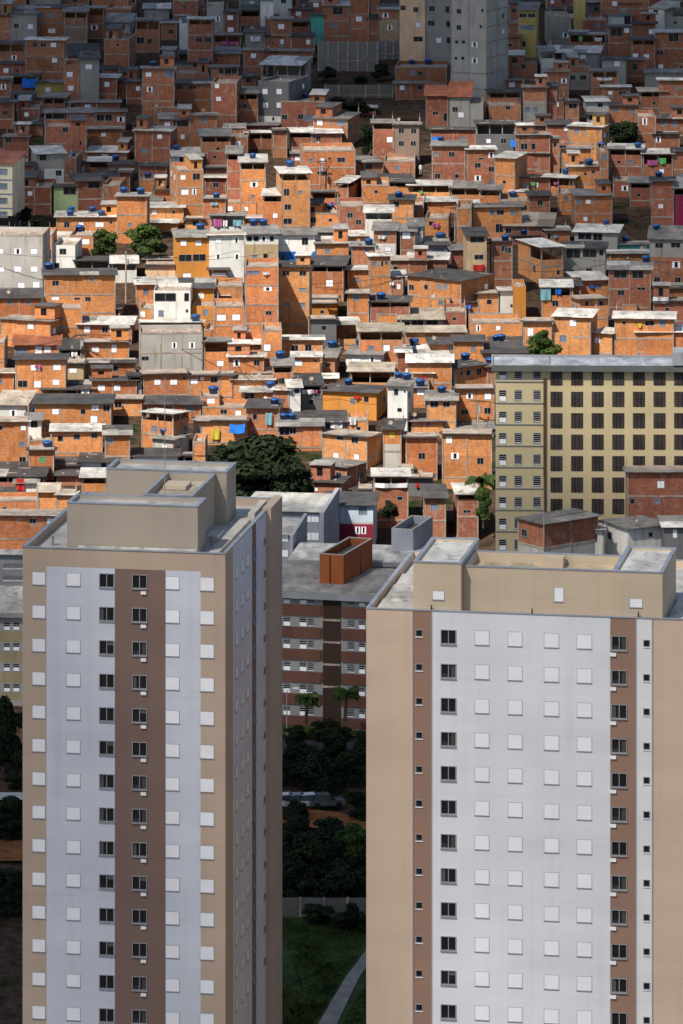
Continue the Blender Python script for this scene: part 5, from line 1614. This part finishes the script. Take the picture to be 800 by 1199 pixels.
def palm(px, py, hpx, label, Y):
    s = F/Y; H = hpx/s; rnd = random.Random(int(px)); z = -(py-YH)/F*Y
    o = empty('palm_tree', ((px-CX)/F*Y, Y, z)); tag(o, label, 'palm tree')
    t = MB(); t.tube((0,0,-1), (.2,0,H*.6), .22, .15, 8); t.build('trunk', [BARK], o)
    c = MB()
    for i in range(26):
        a = rnd.uniform(0, 6.28); up = rnd.uniform(-.3, 1.1); L = H*.42*rnd.uniform(.8, 1.1); prev = Vector((.2, 0, H*.6)); d = Vector((math.cos(a), math.sin(a), up)).normalized()
        for k in range(7):
            nx = prev+d*(L/7); side = d.cross(Vector((0,0,1))).normalized(); wv = .42*(1-k/8)
            for sg in (-1, 1):
                for q in range(2):
                    b0 = prev.lerp(nx, q*.5); c.quad([b0, b0+d*.12, b0+side*sg*wv*1.6+d*.35-Vector((0,0,.35)), b0+side*sg*wv*1.5+d*.22-Vector((0,0,.38))])
            c.tube(prev, nx, .03, .02, 4, cap=False)
            prev = nx; d = (d-Vector((0,0,.16))).normalized()
    c.build('fronds', [LEAFM], o)
palm(563, 590, 46, 'spiky palm in front of the brick house by the yellow block', 705)
palm(358, 838, 34, 'dark palm in front of the brown-banded block', 643)
palm(404, 835, 40, 'taller dark palm beside the right tower at the banded block foot', 641)

def utility_pole(px, py, hpx, label):
    Y = dist_at(py); s = F/Y; z = -(py-YH)/F*Y; H = hpx/s
    o = empty('utility_pole', ((px-CX)/F*Y, Y, z), random.uniform(-.5, .5)); tag(o, label, 'utility pole')
    b = MB(); b.tube((0,0,-1), (0,0,H), .16, .10, 8); b.build('pole', [CONC], o)
    b = MB(); b.box(-1.0, 1.0, -.16, -.08, H-.5, H-.38)
    for x in (-.9, -.3, .3, .9): b.tube((x,-.12,H-.38), (x,-.12,H-.2), .05, .03, 6)
    b.build('crossarm', [BARK], o)
    for q in range(4):
        b = MB(); a = random.uniform(0, 6.28); L = random.uniform(14, 30); P = [Vector((math.cos(a)*L*i/10, math.sin(a)*L*i/10, H-.3-1.6*math.sin(math.pi*i/10)*.6+(random.uniform(-1.5,.5))*i/10*.2)) for i in range(11)]
        for u, v in zip(P, P[1:]): b.tube(u, v, .035, .035, 4, cap=False)
        b.build('cable', [GLASS], o)
    b = MB(); b.tube((.35,-.2,H-1.9), (.35,-.2,H-1.1), .22, .22, 10); b.build('transformer', [ALU], o)
for q in ((147.5, 352, 58, 'dark utility pole in the alley below the twin trees'), (375, 226, 40, 'pale utility pole before the wide brick house under white roof'), (482, 352, 34, 'thin utility pole by the dark-roofed brick house at mid slope'),
          (533, 280, 40, 'utility pole in the alley left of the broad beige roof'), (286, 470, 36, 'utility pole behind the huge dark tree'), (560, 500, 34, 'utility pole beside the brick houses near the yellow block'),
          (735, 345, 44, 'utility pole beside the two-storey house with black openings'), (95, 425, 36, 'utility pole between brick houses left of the wide cement wall')):
    utility_pole(*q)
# low wall, lamp and cars in the gap
def gap_things():
    p = gpt(330, 1076); s = F/p.y
    o = empty('boundary_wall', (p.x-8, p.y, p.z)); tag(o, 'low stained concrete wall at the head of the grass field', 'wall')
    b = MB(); b.box(0, 20, 0, .25, -.5, 2.1, 0, (.16,.15,.13)); b.build('wall_panel', [PLASTER], o)
    b = MB()
    for i in range(9): b.box(i*2.5-.12, i*2.5+.12, -.1, -.003, -.5, 2.25)
    b.build('wall_post', [CONC], o)
    p = gpt(336, 862, .3); o = empty('street_lamp', p); tag(o, 'thin grey street lamp beside the left tower', 'street lamp')
    b = MB(); b.tube((0,0,-.3), (0,0,5.2), .08, .05, 8); b.tube((0,0,5.2), (.9,0,5.5), .05, .04, 6); b.build('pole', [ALU], o)
    b = MB(); b.box(.7, 1.4, -.14, .14, 5.42, 5.56); b.build('lamp_head', [SHUT], o)
    def car_mesh(c):
        b = MB()
        b.hexa([(-2.05,-.82,.25),(2.05,-.82,.25),(2.05,.82,.25),(-2.05,.82,.25),(-2.0,-.84,.85),(2.0,-.84,.78),(2.0,.84,.78),(-2.0,.84,.85)], 0, c)
        b.hexa([(-1.75,-.78,.85),(1.0,-.78,.82),(1.0,.78,.82),(-1.75,.78,.85),(-1.3,-.66,1.42),(.35,-.66,1.42),(.35,.66,1.42),(-1.3,.66,1.42)], 1, c)
        b.box(-1.28, .33, -.64, .64, 1.421, 1.46, 0, c)
        return b.mesh('body', [COLOURED, GLASS])
    w = MB()
    for k in (1,): w.tube((0,-.1,0), (0,.1,0), .33, .33, 14)
    wm = w.mesh('wheel', [GLASS])
    for px, c, lab in ((338, (.7,.7,.7), 'white car parked nearest the left tower under the trees'), (352, (.30,.31,.33), 'grey car parked second from the left tower'), (366, (.65,.65,.66), 'pale car parked in the middle of the row'), (382, (.1,.1,.11), 'black car parked toward the right tower')):
        p = gpt(px, 945, .34); o = empty('parked_car', p, .25); tag(o, lab, 'car', 'cars parked under the trees')
        link('body', car_mesh(c), o)
        for x in (-1.25, 1.25):
            for y in (-.8, .8): q = link('wheel', wm, o); q.location = (x, y, .33)
gap_things()

# person in the alley and one on a high roof
def person(px, py, Y, top, bottom, label):
    z = -(py-YH)/F*Y
    o = empty('person', ((px-CX)/F*Y, Y, z)); tag(o, label, 'person')
    me = bpy.data.meshes.new('body')
    J = [((0,0,.95),.13),((0,0,1.2),.14),((0,0,1.42),.13),((0,0,1.52),.055),((0,-.01,1.62),.10),((0,0,1.72),.09),
         ((.2,0,1.42),.06),((.25,.02,1.15),.045),((.24,-.05,.9),.035),((-.2,0,1.42),.06),((-.25,.02,1.15),.045),((-.24,-.05,.9),.035),
         ((.1,0,.88),.09),((.11,-.02,.48),.06),((.11,.02,.07),.04),((.11,-.13,.04),.035),((-.1,0,.88),.09),((-.12,.03,.48),.06),((-.12,.06,.07),.04),((-.12,-.09,.04),.035)]
    E_ = [(0,1),(1,2),(2,3),(3,4),(4,5),(2,6),(6,7),(7,8),(2,9),(9,10),(10,11),(0,12),(12,13),(13,14),(14,15),(0,16),(16,17),(17,18),(18,19)]
    me.from_pydata([j[0] for j in J], E_, []); b = bpy.data.objects.new('body', me); COL.objects.link(b); b.parent = o
    md = b.modifiers.new('Skin', 'SKIN'); 
    for i, j in enumerate(J): me.skin_vertices[0].data[i].radius = (j[1], j[1]*.85)
    me.skin_vertices[0].data[0].use_root = True
    b.modifiers.new('Sub', 'SUBSURF').levels = 1
    m, nt, bs = newmat('skin_and_clothes'); tc = N(nt, 'ShaderNodeTexCoord'); sp = N(nt, 'ShaderNodeSeparateXYZ'); nt.links.new(tc.outputs['Object'], sp.inputs[0])
    r = N(nt, 'ShaderNodeValToRGB'); r.color_ramp.interpolation = 'CONSTANT'; e = r.color_ramp.elements
    e[0].position, e[0].color = 0, bottom+(1,); e[1].position, e[1].color = .475, top+(1,)
    q = r.color_ramp.elements.new(.76); q.color = (.18,.09,.05,1); q = r.color_ramp.elements.new(.845); q.color = (.02,.015,.01,1)
    dv = N(nt, 'ShaderNodeMath', operation='DIVIDE'); nt.links.new(sp.outputs[2], dv.inputs[0]); dv.inputs[1].default_value = 2.0
    nt.links.new(dv.outputs[0], r.inputs[0]); nt.links.new(r.outputs[0], bs.inputs['Base Color']); me.materials.append(m)
person(492.5, 204, dist_at(206), (.75,.75,.72), (.6,.58,.55), 'person in white clothes standing in an alley between tall brick houses')

# ---------------------------------------------------------------- labels of the many: say which one by its neighbours
LM = [(531,40,'the unfinished grey tower'), (620,38,'the thin yellow house'), (405,66,'the tall retaining wall'), (322,110,'the slate-grey terraced house'), (735,155,'the upper leafy tree'),
      (77,235,'the light green house'), (6,232,'the cream block'), (20,306,'the long cement block'), (165,282,'the twin trees'), (226,300,'the orange painted house'), (266,298,'the big white house'),
      (349,290,'the blue-footed house'), (636,252,'the broad beige roof'), (700,300,'the open grey terrace house'), (795,222,'the magenta house'), (200,415,'the wide windowed cement wall'),
      (465,472,'the white two-storey house'), (300,545,'the huge dark tree'), (636,400,'the tree behind the yellow block'), (690,530,'the yellow block'), (562,562,'the spiky palm'), (430,160,'the narrow dark tree'),
      (50,165,'the white concrete house'), (140,100,'the ochre long house'), (410,595,'the blue and magenta house'), (120,585,'the beige tower roof'), (495,372,'the grey-roofed glass terrace'), (760,290,'the flat grey rooftop house'),
      (444,250,'the white canopy house'), (685,90,'the long white roof'), (20,95,'the blue tarpaulins'), (0,420,'the edge houses')][:31]
ORD = ['nearest', 'second', 'third', 'fourth', 'fifth', 'sixth', 'seventh', 'eighth', 'ninth', 'tenth', 'eleventh', 'twelfth']
def label_all():
    cells = {}
    for t in THINGS:
        c = sorted(LM, key=lambda l: (l[0]-t['x'])**2+((l[1]-t['y'])*1.2)**2)
        A = c[0] if abs(c[0][0]-t['x'])+abs(c[0][1]-t['y']) > 6 else c[1]
        best = None; dx, dy = t['x']-A[0], t['y']-A[1]; L = math.hypot(dx, dy)
        for B in c[:9]:
            if B is A: continue
            ex, ey = B[0]-A[0], B[1]-A[1]; cs = (dx*ex+dy*ey)/(L*math.hypot(ex, ey)+1e-6)
            if best is None or cs > best[0]: best = (cs, 'towards '+B[2])
        for v, w in (((0,-1), 'straight uphill'), ((0,1), 'straight downhill')):
            cs = (dx*v[0]+dy*v[1])/(L+1e-6)
            if cs > best[0]+.04: best = (cs, w)
        if best[0] < .5: best = (0, 'out to the side')
        t['A'], t['rel'], t['L'] = A[2], best[1], L
        cells.setdefault((t['kind'], A[2], best[1]), []).append(t)
    short = {'tank': 'blue water tank', 'house': ''}
    for k, ts in cells.items():
        ts.sort(key=lambda t: t['L'])
        by = {}
        for i, t in enumerate(ts):
            n = by[t['txt']] = by.get(t['txt'], -1)+1
            same = [q for q in ts if q['txt'] == t['txt']]
            rank = (ORD[min(n, 11)]+' ') if len(same) > 1 else ''
            if t['rel'].startswith('towards'): tail = 'from %s %s' % (t['A'], t['rel'])
            elif t['rel'].startswith('straight'): tail = '%s of %s' % (t['rel'], t['A'])
            else: tail = 'beside %s' % t['A']
            lab = t['txt']+', '+rank+tail
            w = lab.replace(',', ' ').split()
            if len(w) > 16: lab = lab.replace(' a roof', ' roof').replace(' the ', ' ')
            if len(lab.replace(',', ' ').split()) > 16: lab = ' '.join(lab.split()[:16])
            t['root']['label'] = lab
            t['root']['category'] = {'tank': 'water tank', 'house': 'house', 'tarp': 'tarpaulin', 'laundry': 'laundry'}[t['kind']]
            t['root']['group'] = {'tank': 'water tanks on the roofs', 'house': 'houses crowding the hillside', 'tarp': 'tarpaulins on the hillside', 'laundry': 'washing hung on the houses'}[t['kind']]
label_all()
seen = {}
for t in THINGS: seen.setdefault(t['root']['label'], []).append(t)
print('DUP LABELS', sum(len(v) for v in seen.values() if len(v) > 1), [k for k, v in seen.items() if len(v) > 1][:5], 'houses', len(HOUSES), 'objects', len(bpy.data.objects))
from collections import Counter
print(Counter(h['name'] for h in HOUSES), Counter(t['kind'] for t in THINGS))
EXPO = 0.42
def CLOUDS():
    cloud('cloud', 'broad unseen cloud shading the upper hillside', 0, 1085, -108, 300, 174, 900, .985, .42, 1, tl=.4)
    cloud('cloud', 'small unseen cloud added to shade the left shoulder of the hill', -75, 905, -112, 60, 60, 900, .8, .4, 3)
    cloud('cloud', 'thin unseen cloud added to veil the right side of the hill', 54, 865, -112, 62, 82, 900, .60, .6, 4)
    cloud('cloud', 'unseen cloud shading the valley floor', 0, 592, -155, 110, 52, 900, .98, .35, 5, tl=.4)
    cloud('cloud', 'unseen cloud added to dim the yellow block', 55, 668, -140, 60, 36, 900, .38, .35, 8)
    cloud('cloud', 'unseen cloud added to dim the low apartment blocks', -25, 655, -140, 75, 27, 900, .62, .35, 9)
    cloud('cloud', 'unseen cloud added to dim the beige tower with stepped roof', -30, 480, -120, 40, 75, 900, .60, .3, 6)
    cloud('cloud', 'thin unseen cloud added to dim the broad white tower', 40, 440, -120, 60, 75, 900, .42, .3, 7)
# ---------------------------------------------------------------- daylight, unseen clouds placed for shade, camera
EL, AZ = math.radians(52), math.radians(218)       # sun behind and to the left of the camera; azimuth clockwise from +y
SD = Vector((math.sin(AZ)*math.cos(EL), math.cos(AZ)*math.cos(EL), math.sin(EL)))
w = bpy.data.worlds.new('World'); scene.world = w; w.use_nodes = True
nt = w.node_tree; bg = nt.nodes['Background']; sky = nt.nodes.new('ShaderNodeTexSky'); sky.sky_type = 'NISHITA'; sky.sun_disc = False
sky.sun_elevation = EL; sky.sun_rotation = AZ; nt.links.new(sky.outputs[0], bg.inputs[0]); bg.inputs[1].default_value = .08
sun = bpy.data.lights.new('sun', 'SUN'); sun.energy = 5.0; sun.angle = math.radians(.5); sun.color = (1.0, .93, .82)
so = bpy.data.objects.new('sun', sun); COL.objects.link(so); so.rotation_euler = (-SD).to_track_quat('-Z', 'Y').to_euler()

def cloud(name, label, gx, gy, gz, rx, ry, alt, dens, soft=.5, seed=0, th=60, tl=.9):
    """unseen flat-bottomed cloud at altitude alt, added so its shade falls centred on ground point (gx, gy, gz)"""
    t = (alt-gz)/SD.z; c = Vector((gx, gy, gz)) + SD*t
    m, n_, b = newmat(name+'_vapour'); n_.nodes.remove(b)
    out = [q for q in n_.nodes if q.type == 'OUTPUT_MATERIAL'][0]
    tr = N(n_, 'ShaderNodeBsdfTransparent'); df = N(n_, 'ShaderNodeBsdfTranslucent'); df.inputs[0].default_value = (tl,tl,tl*1.02,1); mx = N(n_, 'ShaderNodeMixShader')
    tc = N(n_, 'ShaderNodeTexCoord'); mp = N(n_, 'ShaderNodeMapping'); mp.inputs['Scale'].default_value = (1,1,0); n_.links.new(tc.outputs['Object'], mp.inputs[0])
    ln = N(n_, 'ShaderNodeVectorMath', operation='LENGTH'); n_.links.new(mp.outputs[0], ln.inputs[0])
    ns = N(n_, 'ShaderNodeTexNoise', Scale=2.2, Detail=5); n_.links.new(mp.outputs[0], ns.inputs['Vector'])
    ad = N(n_, 'ShaderNodeMath', operation='MULTIPLY_ADD'); n_.links.new(ns.outputs['Fac'], ad.inputs[0]); ad.inputs[1].default_value = .35; n_.links.new(ln.outputs['Value'], ad.inputs[2])
    mr = N(n_, 'ShaderNodeMapRange', interpolation_type='SMOOTHSTEP'); n_.links.new(ad.outputs[0], mr.inputs[0])
    mr.inputs[1].default_value = 1.1-soft; mr.inputs[2].default_value = 1.1; mr.inputs[3].default_value = dens; mr.inputs[4].default_value = 0
    n_.links.new(mr.outputs[0], mx.inputs[0]); n_.links.new(tr.outputs[0], mx.inputs[1]); n_.links.new(df.outputs[0], mx.inputs[2]); n_.links.new(mx.outputs[0], out.inputs[0])
    g = MB(); g.lathe([(.02,-.3),(.5,-.32),(.85,-.28),(1.0,-.1),(.95,.15),(.75,.5),(.5,.75),(.25,.95),(.02,1.0)], 48)
    for i, v in enumerate(g.v):
        k = 1+.12*noise.noise(Vector(v)*2.3+Vector((seed,0,0))); g.v[i] = (v[0]*k, v[1]*k, v[2]*k)
    o = g.build(name, [m], smooth=True); o.location = c; o.scale = (rx, ry, th)
    return tag(o, label, kind='structure')
CLOUDS()
cam = bpy.data.cameras.new('camera'); co = bpy.data.objects.new('camera', cam); COL.objects.link(co); scene.camera = co
co.location = (0, 0, 0); co.rotation_euler = (math.radians(90), 0, 0)
cam.sensor_fit = 'HORIZONTAL'; cam.sensor_width = 36; cam.lens = 36*F/800
cam.shift_y = -(599.5-YH)/800; cam.clip_start = 1; cam.clip_end = 30000
vs = scene.view_settings; vs.view_transform = 'Standard'; vs.look = 'None'; vs.exposure = EXPO; vs.gamma = 1; vs.use_curve_mapping = False
scene.cycles.max_bounces = 5; scene.cycles.diffuse_bounces = 3; scene.cycles.transparent_max_bounces = 12; scene.cycles.caustics_reflective = False; scene.cycles.caustics_refractive = False
